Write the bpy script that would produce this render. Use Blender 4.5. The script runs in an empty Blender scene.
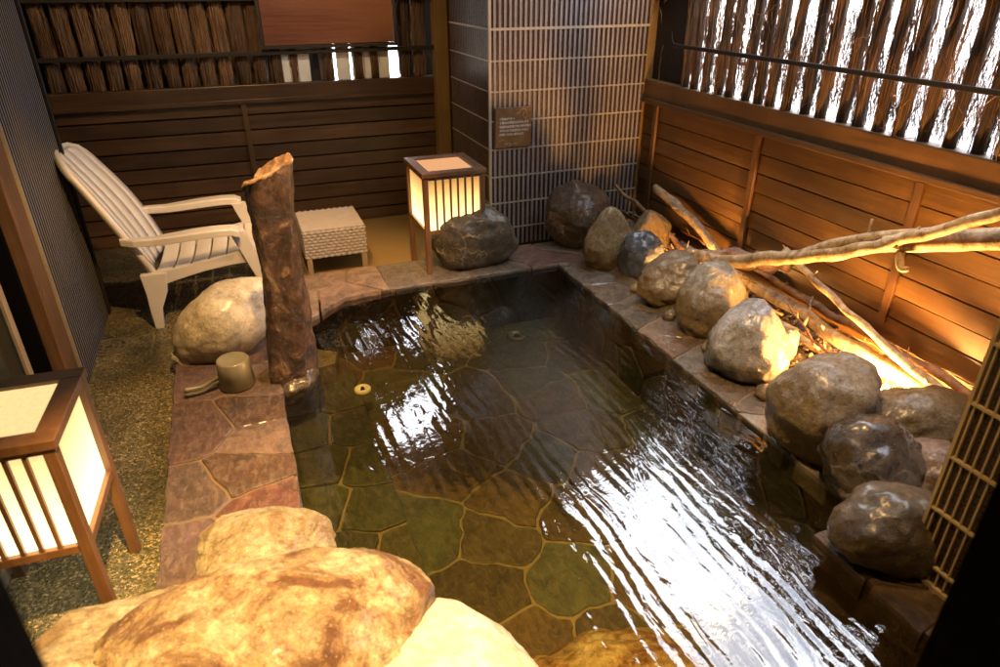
import bpy, bmesh, math, random
from mathutils import Vector, Matrix, noise, Quaternion
random.seed(7)
S = bpy.context.scene
C = S.collection
R = math.radians
V = Vector

# ------------------------------------------------------------------ helpers
def link(name, bm, mat, parent=None, smooth=False, auto=None):
    me = bpy.data.meshes.new(name)
    if len(bm.faces) > 1: bmesh.ops.recalc_face_normals(bm, faces=bm.faces)
    bm.to_mesh(me); bm.free()
    for m in (mat if isinstance(mat, (list, tuple)) else [mat]):
        me.materials.append(m)
    if smooth:
        for p in me.polygons: p.use_smooth = True
    o = bpy.data.objects.new(name, me); C.objects.link(o)
    if parent is not None: o.parent = parent
    if auto: o.modifiers.new('bev', 'BEVEL').width = auto; o.modifiers['bev'].segments = 2
    return o

def thing(name, label, cat, loc=(0, 0, 0), rz=0, group=None):
    o = bpy.data.objects.new(name, None); C.objects.link(o)
    o.location = loc; o.rotation_euler = (0, 0, rz); o.empty_display_size = .05
    return tag(o, label, cat, group)

def tag(o, label, cat, group=None):
    o['label'] = label; o['category'] = cat
    if group: o['group'] = group
    return o

def struct(o):
    o['kind'] = 'structure'; return o

def box(bm, x0, x1, y0, y1, z0, z1, M=None):
    vs = [bm.verts.new((x, y, z)) for x in (x0, x1) for y in (y0, y1) for z in (z0, z1)]
    if M is not None:
        for v in vs: v.co = M @ v.co
    for f in ((0, 1, 3, 2), (4, 6, 7, 5), (0, 4, 5, 1), (2, 3, 7, 6), (0, 2, 6, 4), (1, 5, 7, 3)):
        bm.faces.new([vs[i] for i in f])
    return vs

def boxo(name, b, mat, parent=None, bev=0.0):
    bm = bmesh.new(); box(bm, *b); return link(name, bm, mat, parent, auto=bev or None)

def tube(bm, pts, rad, seg=8, cap=True, wob=0, seed=0, colr=None):
    pts = [V(p) for p in pts]; n = len(pts)
    rings = []; up = None
    for i, p in enumerate(pts):
        t = (pts[min(i + 1, n - 1)] - pts[max(i - 1, 0)]).normalized()
        if up is None:
            up = t.orthogonal().normalized()
        up = (up - t * up.dot(t)).normalized(); s = t.cross(up)
        r = rad[i] if isinstance(rad, (list, tuple)) else rad
        ring = []
        for k in range(seg):
            a = 2 * math.pi * k / seg
            rr = r
            if wob:
                rr *= 1 + wob * noise.noise(V((math.cos(a) * 1.5, math.sin(a) * 1.5, i * .35 + seed * 7.3)))
            ring.append(bm.verts.new(p + (up * math.cos(a) + s * math.sin(a)) * rr))
        rings.append(ring)
    for i in range(n - 1):
        for k in range(seg):
            bm.faces.new((rings[i][k], rings[i][(k + 1) % seg], rings[i + 1][(k + 1) % seg], rings[i + 1][k]))
    if cap:
        bm.faces.new(rings[0][::-1]); bm.faces.new(rings[-1])
    return rings

def spline(pts, rad, n):
    """Catmull-Rom through pts with radii."""
    P = [V(p) for p in pts]; out = []; ro = []
    P = [P[0] * 2 - P[1]] + P + [P[-1] * 2 - P[-2]]
    rad = [rad[0]] + list(rad) + [rad[-1]]
    for i in range(1, len(P) - 2):
        for k in range(n):
            t = k / n
            a, b, c, d = P[i - 1:i + 3]
            out.append(.5 * ((2 * b) + (c - a) * t + (2 * a - 5 * b + 4 * c - d) * t * t + (3 * b - a - 3 * c + d) * t ** 3))
            ro.append(rad[i] * (1 - t) + rad[i + 1] * t)
    out.append(P[-2]); ro.append(rad[-2])
    return out, ro

# ------------------------------------------------------------------ materials
class NT:
    def __init__(s, name):
        s.m = bpy.data.materials.new(name); s.m.use_nodes = True
        s.t = s.m.node_tree; s.t.nodes.clear()
        s.out = s.n('ShaderNodeOutputMaterial')
    def n(s, typ, **kw):
        nd = s.t.nodes.new(typ)
        for k, v in kw.items():
            if k.startswith('i_'):
                nd.inputs[k[2:].replace('_', ' ')].default_value = v
            else: setattr(nd, k, v)
        return nd
    def l(s, a, b): s.t.links.new(a, b)
    def coords(s, scale=(1, 1, 1), kind='Object', rnd=True):
        tc = s.n('ShaderNodeTexCoord'); mp = s.n('ShaderNodeMapping'); mp.inputs['Scale'].default_value = scale
        s.l(tc.outputs[kind], mp.inputs['Vector'])
        if rnd:
            oi = s.n('ShaderNodeObjectInfo'); mu = s.n('ShaderNodeVectorMath', operation='SCALE'); mu.inputs[0].default_value = (37, 19, 53)
            s.l(oi.outputs['Random'], mu.inputs['Scale']); s.l(mu.outputs[0], mp.inputs['Location'])
        return mp.outputs[0]
    def noise(s, vec, scale=5, detail=6, rough=.6, dist=0):
        nd = s.n('ShaderNodeTexNoise'); nd.inputs['Scale'].default_value = scale; nd.inputs['Detail'].default_value = detail
        nd.inputs['Roughness'].default_value = rough; nd.inputs['Distortion'].default_value = dist
        s.l(vec, nd.inputs['Vector']); return nd.outputs['Fac']
    def ramp(s, fac, stops, interp='LINEAR'):
        r = s.n('ShaderNodeValToRGB'); e = r.color_ramp.elements; r.color_ramp.interpolation = interp
        while len(e) < len(stops): e.new(.5)
        for el, (p, c) in zip(e, stops):
            el.position = p; el.color = (*c, 1) if len(c) == 3 else c
        s.l(fac, r.inputs[0]); return r.outputs[0]
    def val(s, fac, a, b, lo=0, hi=1):
        r = s.n('ShaderNodeMapRange'); r.inputs['From Min'].default_value = a; r.inputs['From Max'].default_value = b
        r.inputs['To Min'].default_value = lo; r.inputs['To Max'].default_value = hi
        s.l(fac, r.inputs['Value']); return r.outputs[0]
    def mix(s, fac, a, b, mode='MIX'):
        m = s.n('ShaderNodeMix', data_type='RGBA', blend_type=mode)
        for sock, v in ((m.inputs[0], fac), (m.inputs[6], a), (m.inputs[7], b)):
            if isinstance(v, (int, float)): sock.default_value = v
            elif isinstance(v, tuple): sock.default_value = (*v, 1)
            else: s.l(v, sock)
        return m.outputs[2]
    def bump(s, h, strength=.5, dist=.01, normal=None):
        b = s.n('ShaderNodeBump'); b.inputs['Strength'].default_value = strength; b.inputs['Distance'].default_value = dist
        s.l(h, b.inputs['Height'])
        if normal is not None: s.l(normal, b.inputs['Normal'])
        return b.outputs[0]
    def bsdf(s, col, rough=.6, normal=None, **kw):
        p = s.n('ShaderNodeBsdfPrincipled')
        for sock, v in ((p.inputs['Base Color'], col), (p.inputs['Roughness'], rough)):
            if isinstance(v, (int, float)): sock.default_value = v
            elif isinstance(v, tuple): sock.default_value = (*v, 1)
            else: s.l(v, sock)
        if normal is not None: s.l(normal, p.inputs['Normal'])
        for k, v in kw.items(): p.inputs[k.replace('_', ' ')].default_value = v
        s.l(p.outputs[0], s.out.inputs[0]); return s.m

def mat_rock(name, c1, c2, c3, stain=None, stain_z=0.0, veins=0.0, vein_col=(.55, .5, .42), rough=.45, scale=6, wet=.32, bump=.8, contrast=0):
    t = NT(name); v = t.coords()
    n1 = t.noise(v, scale, 9, .72, .7); n2 = t.noise(v, scale * 6, 7, .78); n3 = t.noise(v, scale * .45, 3, .5, 1)
    col = t.ramp(n1, [(.40, c1), (.49, c2), (.58, c3)] if contrast else [(.35, c1), (.5, c2), (.65, c3)])
    col = t.mix(t.val(n2, .38, .66, 0, .75), col, tuple(c * .3 for c in c1))
    sp = t.noise(v, scale * 22, 3, .6)
    col = t.mix(t.val(sp, .6, .75, 0, .4), col, tuple(min(1, c * 1.8) for c in c3))
    if stain:
        tc = t.n('ShaderNodeTexCoord'); sx = t.n('ShaderNodeSeparateXYZ'); t.l(tc.outputs['Object'], sx.inputs[0])
        ad = t.n('ShaderNodeMath', operation='MULTIPLY_ADD'); t.l(n3, ad.inputs[0]); ad.inputs[1].default_value = .3; t.l(sx.outputs[2], ad.inputs[2])
        col = t.mix(t.val(ad.outputs[0], stain_z + .20, stain_z + .08, 0, .85), col, t.mix(n2, stain, tuple(c * .3 for c in stain)))
    h = t.mix(.35, n1, n2)
    if veins:
        vo = t.n('ShaderNodeTexVoronoi', feature='DISTANCE_TO_EDGE'); vo.inputs['Scale'].default_value = scale * .55
        dn = t.n('ShaderNodeTexNoise'); dn.inputs['Scale'].default_value = scale * .8; dn.inputs['Detail'].default_value = 4; t.l(v, dn.inputs['Vector'])
        av = t.n('ShaderNodeVectorMath', operation='MULTIPLY_ADD'); t.l(dn.outputs['Color'], av.inputs[0]); av.inputs[1].default_value = (.35, .35, .35); t.l(v, av.inputs[2])
        t.l(av.outputs[0], vo.inputs['Vector'])
        ed = t.val(vo.outputs['Distance'], .0, .035, 1, 0)
        mm = t.n('ShaderNodeMath', operation='MULTIPLY'); t.l(ed, mm.inputs[0]); t.l(t.val(n3, .4, .65, 0, veins), mm.inputs[1])
        col = t.mix(mm.outputs[0], col, vein_col)
    nm = t.bump(h, bump, .035); nm = t.bump(n2, .6, .010, nm)
    return t.bsdf(col, t.val(n1, .3, .7, rough - .12, rough + .15), nm, Coat_Weight=wet, Coat_Roughness=.25)

def mat_wood(name, c1, c2, axis='X', rough=.55, scale=1.0, coat=.1, stain=None):
    t = NT(name)
    sc = {'X': (1.2, 22, 22), 'Y': (22, 1.2, 22), 'Z': (22, 22, 1.2)}[axis]
    v = t.coords(tuple(q * scale for q in sc)); v2 = t.coords((1.5, 1.5, 1.5))
    g = t.noise(v, 1.6, 8, .65, .6); k = t.noise(v2, 2.2, 4, .55); f = t.noise(v, 7, 4, .7)
    col = t.ramp(g, [(.25, c1), (.5, tuple((a + b) / 2 for a, b in zip(c1, c2))), (.72, c2)])
    col = t.mix(t.val(k, .35, .7, 0, .6), col, stain or tuple(c * .35 for c in c1))
    col = t.mix(t.val(f, .55, .75, 0, .35), col, tuple(c * .4 for c in c1))
    oi = t.n('ShaderNodeObjectInfo'); hv = t.n('ShaderNodeHueSaturation'); t.l(t.val(oi.outputs['Random'], 0, 1, .65, 1.25), hv.inputs['Value']); t.l(col, hv.inputs['Color']); col = hv.outputs[0]
    nm = t.bump(g, .5, .004)
    return t.bsdf(col, t.val(g, .3, .7, rough - .12, rough + .12), nm, Coat_Weight=coat, Coat_Roughness=.3)

def mat_plain(name, c, rough=.5, n=.15, metal=0, coat=0, scale=8, bump=.1):
    t = NT(name); v = t.coords(); k = t.noise(v, scale, 6, .6); f = t.noise(v, scale * 12, 3, .6)
    col = t.mix(t.val(k, .3, .7, 0, n * 3), c, tuple(q * .5 for q in c))
    return t.bsdf(col, t.val(f, .3, .7, max(.05, rough - .1), rough + .1), t.bump(f, bump, .003), Metallic=metal, Coat_Weight=coat)

def mat_slab(name, dark=1.0, rough=.45, coat=.25, wetlo=.3):
    """flagstone; colour of each stone comes from a colour attribute"""
    t = NT(name); v = t.coords(rnd=False)
    at = t.n('ShaderNodeAttribute', attribute_name='stone')
    n1 = t.noise(v, 7, 9, .72, .9); n2 = t.noise(t.coords((1, .45, 1), rnd=False), 42, 7, .75, .6); n3 = t.noise(v, 150, 3, .6)
    col = t.mix(t.val(n1, .36, .66, 0, .75), at.outputs['Color'], (.012 * dark, .010 * dark, .008 * dark))
    col = t.mix(t.val(n2, .47, .68, 0, .42), col, (.28 * dark, .22 * dark, .15 * dark))
    h = t.mix(.5, n1, n2)
    nm = t.bump(h, .9, .020); nm = t.bump(n3, .4, .003, nm)
    return t.bsdf(col, t.val(n1, .35, .7, wetlo, rough + .15), nm, Coat_Weight=coat, Coat_Roughness=.15)

def mat_emit(name, lo, hi, z0, z1, s0, s1):
    t = NT(name); tc = t.n('ShaderNodeTexCoord'); sx = t.n('ShaderNodeSeparateXYZ'); t.l(tc.outputs['Object'], sx.inputs[0])
    v = t.coords(); k = t.noise(v, 60, 4, .7)
    f = t.val(sx.outputs[2], z0, z1)
    e = t.n('ShaderNodeEmission'); t.l(t.mix(f, lo, hi), e.inputs[0])
    mu = t.n('ShaderNodeMath', operation='MULTIPLY'); t.l(t.val(f, 0, 1, s0, s1), mu.inputs[0]); t.l(t.val(k, .3, .7, .9, 1.08), mu.inputs[1])
    t.l(mu.outputs[0], e.inputs[1]); t.l(e.outputs[0], t.out.inputs[0]); return t.m

def mat_gravel(name, cols, scale=170, rough=.35, coat=.4, bump=.8, big=(.02, .022, .01)):
    t = NT(name); v = t.coords(rnd=False)
    vo = t.n('ShaderNodeTexVoronoi'); vo.inputs['Scale'].default_value = scale; t.l(v, vo.inputs['Vector'])
    k = t.noise(v, 2.2, 5, .6); f = t.noise(v, 500, 2, .6)
    sp = t.n('ShaderNodeSeparateColor'); t.l(vo.outputs['Color'], sp.inputs[0])
    col = t.ramp(sp.outputs[0], cols)
    col = t.mix(t.val(k, .4, .65, 0, .75), col, big, 'MIX')
    nm = t.bump(t.val(vo.outputs['Distance'], 0, .6, 1, 0), bump, .004)
    nm = t.bump(t.noise(v, 14, 4, .6), .3, .01, nm)
    return t.bsdf(col, t.val(sp.outputs[1], 0, 1, rough - .15, rough + .25), nm, Coat_Weight=coat, Coat_Roughness=.2)

M = {}
M['wood_back'] = mat_wood('dark_board', (.032, .015, .007), (.12, .060, .024), 'X', .42, coat=.2, stain=(.03, .014, .008))
M['wood_right'] = mat_wood('cedar_board', (.11, .052, .013), (.25, .135, .038), 'Y', .5, coat=.12, stain=(.08, .035, .012))
M['cap_right'] = mat_wood('cap_board', (.085, .042, .013), (.17, .088, .028), 'Y', .5)
M['panel'] = mat_wood('red_panel', (.10, .034, .02), (.18, .065, .036), 'X', .4, coat=.3, stain=(.11, .035, .02))
M['post_gold'] = mat_wood('pale_post', (.16, .095, .03), (.24, .15, .05), 'Z', .5, scale=.6, stain=(.12, .07, .02))
M['batten'] = mat_wood('batten', (.11, .05, .018), (.20, .10, .035), 'Z', .5)
M['batten_d'] = mat_wood('batten_dark', (.07, .04, .016), (.14, .08, .03), 'Z', .4)
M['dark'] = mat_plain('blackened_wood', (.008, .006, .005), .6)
M['black'] = mat_plain('black_frame', (.0015, .0015, .002), .9, bump=0); M['black'].node_tree.nodes['Principled BSDF'].inputs['Specular IOR Level'].default_value = .05
M['lantern'] = mat_wood('lantern_frame', (.11, .048, .020), (.21, .105, .045), 'Z', .4, coat=.3)
M['twig'] = mat_wood('twig', (.12, .062, .028), (.34, .21, .115), 'Z', .6, scale=3, stain=(.07, .03, .012))
M['core'] = mat_wood('bundle_core', (.035, .020, .011), (.10, .058, .030), 'Z', .7, scale=2)
M['chair'] = mat_plain('white_resin', (.50, .48, .46), .38, .10, coat=.15, scale=3, bump=.05)
M['wicker'] = None
M['bar'] = mat_plain('pale_bar', (.25, .225, .215), .35, .2)
M['bar_in'] = mat_plain('tile_dark', (.040, .022, .020), .3, .2)
M['bar_matte'] = mat_plain('groove_black', (.008, .006, .008), .95, bump=0); M['bar_matte'].node_tree.nodes['Principled BSDF'].inputs['Specular IOR Level'].default_value = 0
M['rail'] = mat_plain('pale_grout', (.34, .30, .23), .5, .1)
M['bar_blue'] = mat_wood('blue_rib', (.10, .11, .15), (.15, .16, .20), 'Z', .5, coat=0, stain=(.16, .14, .07))
M['bar_tan'] = mat_plain('tan_rib', (.36, .30, .16), .4, .2)
M['greyslat'] = mat_plain('grey_slat', (.72, .76, .82), .4, .15)
M['white_wall'] = mat_plain('white_plaster', (.8, .8, .8), .8, .05)
M['bucket'] = mat_wood('pail', (.15, .14, .09), (.24, .23, .16), 'Z', .4, coat=.2, stain=(.11, .10, .06))
M['iron'] = mat_plain('dark_iron', (.03, .025, .02), .45, .2, metal=.6)

def mat_wicker():
    t = NT('rattan_weave'); v = t.coords(rnd=False)
    tc = t.n('ShaderNodeTexCoord'); sx = t.n('ShaderNodeSeparateXYZ'); t.l(tc.outputs['Object'], sx.inputs[0])
    n = t.noise(v, 25, 4, .6)
    return t.bsdf(t.mix(n, (.25, .22, .19), (.38, .34, .30)), .4, t.bump(n, .2, .002), Coat_Weight=.1)
M['wicker'] = mat_wicker()

def mat_branch(name, c1, c2, c3):
    t = NT(name); v = t.coords((1, 1, 1)); n1 = t.noise(v, 14, 8, .7, 1.0); n2 = t.noise(v, 70, 5, .7)
    col = t.ramp(n1, [(.32, c1), (.48, c2), (.66, c3)])
    col = t.mix(t.val(n2, .55, .72, 0, .7), col, tuple(c * .3 for c in c1))
    return t.bsdf(col, .7, t.bump(t.mix(.5, n1, n2), .7, .008))
M['branch'] = mat_branch('bark_pale', (.09, .05, .025), (.32, .23, .13), (.50, .42, .30))
M['branch_d'] = mat_branch('bark_brown', (.10, .045, .018), (.20, .10, .04), (.32, .18, .08))

# stump bark: rusty brown, lichen lumps
def mat_stump():
    t = NT('stump_bark'); v = t.coords((1, 1, .8)); n1 = t.noise(v, 9, 9, .7, 1.2); n2 = t.noise(v, 45, 6, .75); n3 = t.noise(v, 4, 4, .6)
    col = t.ramp(n1, [(.36, (.010, .006, .004)), (.47, (.040, .018, .010)), (.56, (.10, .052, .026)), (.68, (.30, .22, .14))])
    col = t.mix(t.val(n2, .45, .7, 0, .75), col, (.02, .010, .006))
    col = t.mix(t.val(n3, .58, .68, 0, .5), col, (.25, .19, .10))
    nm = t.bump(n1, .9, .03); nm = t.bump(n2, .7, .01, nm)
    return t.bsdf(col, .42, nm, Coat_Weight=.25, Coat_Roughness=.3)
M['stump'] = mat_stump()
M['stump_top'] = mat_branch('stump_cut', (.06, .03, .015), (.22, .13, .08), (.50, .38, .28))

# ------------------------------------------------------------------ world, sun, camera
SUN_EL, SUN_AZ = R(35), R(207)          # from behind the bathhouse
w = bpy.data.worlds.new('World'); S.world = w; w.use_nodes = True
wt = w.node_tree; bg = wt.nodes['Background']
sky = wt.nodes.new('ShaderNodeTexSky'); sky.sky_type = 'NISHITA'; sky.sun_disc = False
sky.sun_elevation = SUN_EL; sky.sun_rotation = SUN_AZ; sky.dust_density = 6.0; sky.air_density = 1.0; sky.ozone_density = .5
bg.inputs[1].default_value = 2.2
# bright cloud added to the sky, heaviest north-east, to whiten the water reflections
tcw = wt.nodes.new('ShaderNodeTexCoord'); nz = wt.nodes.new('ShaderNodeTexNoise'); nz.inputs['Scale'].default_value = 3.2; nz.inputs['Detail'].default_value = 7; nz.inputs['Roughness'].default_value = .6
wt.links.new(tcw.outputs['Generated'], nz.inputs['Vector'])
dt = wt.nodes.new('ShaderNodeVectorMath'); dt.operation = 'DOT_PRODUCT'; dt.inputs[1].default_value = (.52, .60, .60); wt.links.new(tcw.outputs['Generated'], dt.inputs[0])
ma = wt.nodes.new('ShaderNodeMath'); ma.operation = 'MULTIPLY_ADD'; ma.inputs[1].default_value = .55; wt.links.new(dt.outputs['Value'], ma.inputs[0]); wt.links.new(nz.outputs['Fac'], ma.inputs[2])
mr = wt.nodes.new('ShaderNodeMapRange'); mr.inputs['From Min'].default_value = .78; mr.inputs['From Max'].default_value = .98; wt.links.new(ma.outputs[0], mr.inputs['Value'])
mxw = wt.nodes.new('ShaderNodeMix'); mxw.data_type = 'RGBA'; mxw.inputs[7].default_value = (5.2, 5.4, 5.8, 1)
wt.links.new(mr.outputs[0], mxw.inputs[0]); wt.links.new(sky.outputs[0], mxw.inputs[6]); wt.links.new(mxw.outputs[2], bg.inputs[0])
sl = bpy.data.lights.new('sun', 'SUN'); sl.energy = 4; sl.angle = R(.5); sl.color = (1, .95, .88)
so = bpy.data.objects.new('sun', sl); C.objects.link(so)
sd = V((math.sin(SUN_AZ) * math.cos(SUN_EL), math.cos(SUN_AZ) * math.cos(SUN_EL), math.sin(SUN_EL)))
so.rotation_euler = sd.to_track_quat('Z', 'Y').to_euler(); so.location = sd * 20

cd = bpy.data.cameras.new('camera'); cam = bpy.data.objects.new('camera', cd); C.objects.link(cam); S.camera = cam
cd.sensor_width = 36; cd.lens = 676.8 * 36 / 1000; cd.clip_end = 500; cd.clip_start = .02
a, b, c = 0.364525, 0.485871, -0.0014
f = V((math.sin(a) * math.cos(b), math.cos(a) * math.cos(b), -math.sin(b)))
r = V((math.cos(a), -math.sin(a), 0)); u = r.cross(f)
r2 = r * math.cos(c) + u * math.sin(c); u2 = u * math.cos(c) - r * math.sin(c)
Mx = Matrix((r2, u2, -f)).transposed().to_4x4(); Mx.translation = V((0, 0, 1.75)); cam.matrix_world = Mx
cd.dof.use_dof = True; cd.dof.focus_distance = 3.4; cd.dof.aperture_fstop = 2.8

def spot(name, loc, to, watt, ang, col=(1, .62, .28), size=.03, blend=.6):
    l = bpy.data.lights.new(name, 'SPOT'); l.energy = watt; l.spot_size = R(ang); l.spot_blend = blend; l.color = col; l.shadow_soft_size = size
    o = bpy.data.objects.new(name, l); C.objects.link(o); o.location = loc
    o.rotation_euler = (V(to) - V(loc)).to_track_quat('-Z', 'Y').to_euler(); return o
def point(name, loc, watt, col=(1, .6, .25), size=.03):
    l = bpy.data.lights.new(name, 'POINT'); l.energy = watt; l.color = col; l.shadow_soft_size = size
    o = bpy.data.objects.new(name, l); C.objects.link(o); o.location = loc; return o

# ------------------------------------------------------------------ ground
bm = bmesh.new()
def rect(bm, x0, x1, y0, y1, z):
    bm.faces.new([bm.verts.new(p) for p in ((x0, y0, z), (x1, y0, z), (x1, y1, z), (x0, y1, z))])
# one sheet to the horizon with a hole where the bath is sunk
xs = [-60, -.02, 2.0, 60]; ys = [-60, .1, 4.0, 80]
for i in range(3):
    for j in range(3):
        if i == 1 and j == 1: continue
        rect(bm, xs[i], xs[i + 1], ys[j], ys[j + 1], -.16)
struct(link('ground', bm, mat_gravel('outer_gravel', [(0, (.25, .24, .22)), (1, (.5, .48, .45))], 60, .7, 0, .4, (.35, .33, .3))))
struct(boxo('gravel_floor', (-1.35, -.485, .45, 5.8, -.2, -.08), mat_gravel('pebble_floor',
    [(0, (.045, .042, .022)), (.45, (.08, .075, .034)), (.72, (.15, .12, .055)), (.92, (.32, .25, .13)), (1, (.50, .42, .25))], 150, .32, .5, .9, (.014, .018, .009))))
bm = bmesh.new(); box(bm, -.484, .30, 3.95, 5.8, -.2, -.08)
struct(link('rear_gravel_floor', bm, bpy.data.materials['pebble_floor']))
t = NT('ochre_concrete'); v = t.coords(rnd=False)
n1 = t.noise(v, 3, 6, .6); n2 = t.noise(v, 60, 4, .7)
oc = t.bsdf(t.mix(n1, (.30, .19, .06), (.20, .14, .05)), .45, t.bump(n2, .3, .003), Coat_Weight=.2)
struct(boxo('concrete_floor', (.301, 1.654, 4.34, 5.8, -.2, -.0785), oc))

# ------------------------------------------------------------------ flagstones as cut polygons
def clip(poly, p, n):
    out = []
    for i in range(len(poly)):
        A, B = poly[i], poly[(i + 1) % len(poly)]
        da, db = (A - p).dot(n), (B - p).dot(n)
        if da <= 0: out.append(A)
        if da * db < 0: out.append(A + (B - A) * (da / (da - db)))
    return out

def flagstones(outline, seeds, gap, cols, top, thick, seed=0, rough=.012, lip=.004, zfun=None, lift=.006):
    """every stone an irregular slab with wavy chipped edges; colours in the 'stone' attribute"""
    rnd = random.Random(seed); bm = bmesh.new()
    lay = bm.loops.layers.float_color.new('stone')
    outl = [V((x, y)) for x, y in outline]; sd = [V(s) for s in seeds]
    for i, s in enumerate(sd):
        poly = outl[:]
        for j, q in enumerate(sd):
            if i == j: continue
            d = (q - s)
            if d.length < 1e-4: continue
            poly = clip(poly, (s + q) / 2 - d.normalized() * gap / 2, d.normalized())
            if len(poly) < 3: break
        if len(poly) < 3: continue
        # resample + noise
        per = []
        for k in range(len(poly)):
            A, B = poly[k], poly[(k + 1) % len(poly)]
            m = max(1, int((B - A).length / .03))
            for e in range(m):
                per.append((A + (B - A) * (e / m), e == 0))
        cen = sum((p for p, _ in per), V((0, 0))) / len(per)
        pts = []
        for p, corner in per:
            nz = noise.noise_vector(V((p.x * 9, p.y * 9, seed * 3.1))) * rough + noise.noise_vector(V((p.x * 40, p.y * 40, seed))) * rough * .35
            q = p + V((nz.x, nz.y))
            if corner: q = q + (cen - q).normalized() * gap * .3
            pts.append(q)
        dz = rnd.uniform(-lift, lift) * .5; tilt = V((rnd.uniform(-1, 1), rnd.uniform(-1, 1))) * lift * .8
        def Z(p): return top + dz + tilt.dot(p - cen) + (zfun(p) if zfun else 0)
        col = rnd.choice(cols); k = rnd.uniform(.75, 1.25); col = (col[0] * k, col[1] * k, col[2] * k, 1)
        inner = [p + (cen - p).normalized() * lip for p in pts]
        vt = [bm.verts.new((p.x, p.y, Z(p))) for p in inner]
        vm = [bm.verts.new((p.x, p.y, Z(p) - lip)) for p in pts]
        vb = [bm.verts.new((p.x, p.y, top - thick)) for p in pts]
        fs = [bm.faces.new(vt)]
        nn = len(pts)
        for k in range(nn):
            fs.append(bm.faces.new((vm[k], vm[(k + 1) % nn], vt[(k + 1) % nn], vt[k])))
            fs.append(bm.faces.new((vb[k], vb[(k + 1) % nn], vm[(k + 1) % nn], vm[k])))
        for fc in fs:
            for lp in fc.loops: lp[lay] = col
    return bm

def scatter(x0, x1, y0, y1, cell, seed):
    rnd = random.Random(seed); out = []
    nx = max(1, round((x1 - x0) / cell)); ny = max(1, round((y1 - y0) / cell))
    for i in range(nx):
        for j in range(ny):
            out.append((x0 + (x1 - x0) * (i + .5 + rnd.uniform(-.38, .38) + (.25 if j % 2 else -.25)) / nx, y0 + (y1 - y0) * (j + .5 + rnd.uniform(-.38, .38)) / ny))
    return out

warm = [(.15, .056, .038), (.12, .062, .045), (.16, .085, .058), (.14, .085, .085), (.10, .052, .032), (.16, .10, .08)]
grey = [(.14, .11, .08), (.20, .17, .14), (.16, .11, .07), (.11, .085, .06), (.24, .22, .20)]
sub = [(.075, .072, .032), (.055, .066, .034), (.082, .055, .026), (.050, .058, .042), (.090, .062, .028), (.062, .050, .028), (.066, .078, .045)]
Mwet = mat_slab('wet_flagstone', rough=.35, coat=1.0, wetlo=.08); Mst = mat_slab('coping_flagstone'); Msub = mat_slab('pool_flagstone', dark=.55, rough=.5, coat=0)
Mgr = mat_plain('coping_mortar', (.17, .115, .07), .7, .2, scale=20, bump=.5)
Mgs = mat_plain('pool_mortar', (.14, .115, .058), .7, .15, scale=20, bump=.5)

pool = thing('bath_pool', 'sunken stone bath lined and edged with irregular flagstones', 'bath', (0, 0, 0))
PX0, PX1, PY0, PY1, FZ, WZ = 0.0, 1.92, .50, 3.91, -.40, -.026
# basin shell (mortar) with flagstones on the floor
bm = bmesh.new(); box(bm, -.05, 2.2, .3, 4.3, -.55, FZ - .007); link('floor_mortar', bm, Mgs, pool)
fl = [(.59, 3.86), (.88, 3.70), (.66, 3.43), (1.18, 3.89), (1.15, 3.44), (1.52, 3.5), (1.82, 3.75), (1.85, 3.32), (1.83, 2.9), (1.05, 3.08), (1.43, 3.17), (1.5, 2.96), (1.48, 2.61), (.80, 3.16), (.74, 2.87), (1.02, 2.69), (1.21, 2.43), (1.46, 2.25), (1.81, 2.39), (.74, 2.51), (.97, 2.25), (1.21, 2.03), (1.47, 1.90), (.5, 2.2), (.75, 2.0), (.96, 1.76), (1.2, 1.64), (1.65, 1.82), (.58, 1.76), (.71, 1.5), (.98, 1.38), (1.31, 1.38), (1.74, 1.43), (1.86, 2.0), (1.75, 1.13), (1.23, 1.1), (.5, 1.2), (.8, 1.0), (1.1, .8), (1.5, .8), (.5, .8), (.3, 3.7), (.15, 3.4), (1.8, .75)]
_r = random.Random(77); fl = [(x + _r.uniform(-.06, .06), y + _r.uniform(-.06, .06)) for i_, (x, y) in enumerate(fl) if i_ % 9 != 4]
link('pool_floor', flagstones([(.36, PY0), (PX1, PY0), (PX1, PY1), (.0, PY1), (.0, 3.42), (.36, 3.42)], fl, .013, sub, FZ, .03, 3, .030), Msub, pool)
# submerged bench on the left
bm = bmesh.new(); box(bm, -.02, .395, PY0, 3.42, FZ - .03, -.272); link('bench_mortar', bm, Mgs, pool)
bs = [(.07, 3.22), (.28, 3.19), (.09, 2.93), (.30, 2.90), (.12, 2.62), (.31, 2.55), (.08, 2.35), (.26, 2.27), (.15, 2.02), (.32, 1.95), (.1, 1.7), (.3, 1.6), (.12, 1.35), (.3, 1.2), (.12, .95), (.3, .75)]
link('bench_top', flagstones([(0, PY0), (.40, PY0), (.40, 3.43), (0, 3.43)], bs, .014, sub, -.26, .02, 5, .01), Msub, pool)
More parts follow.
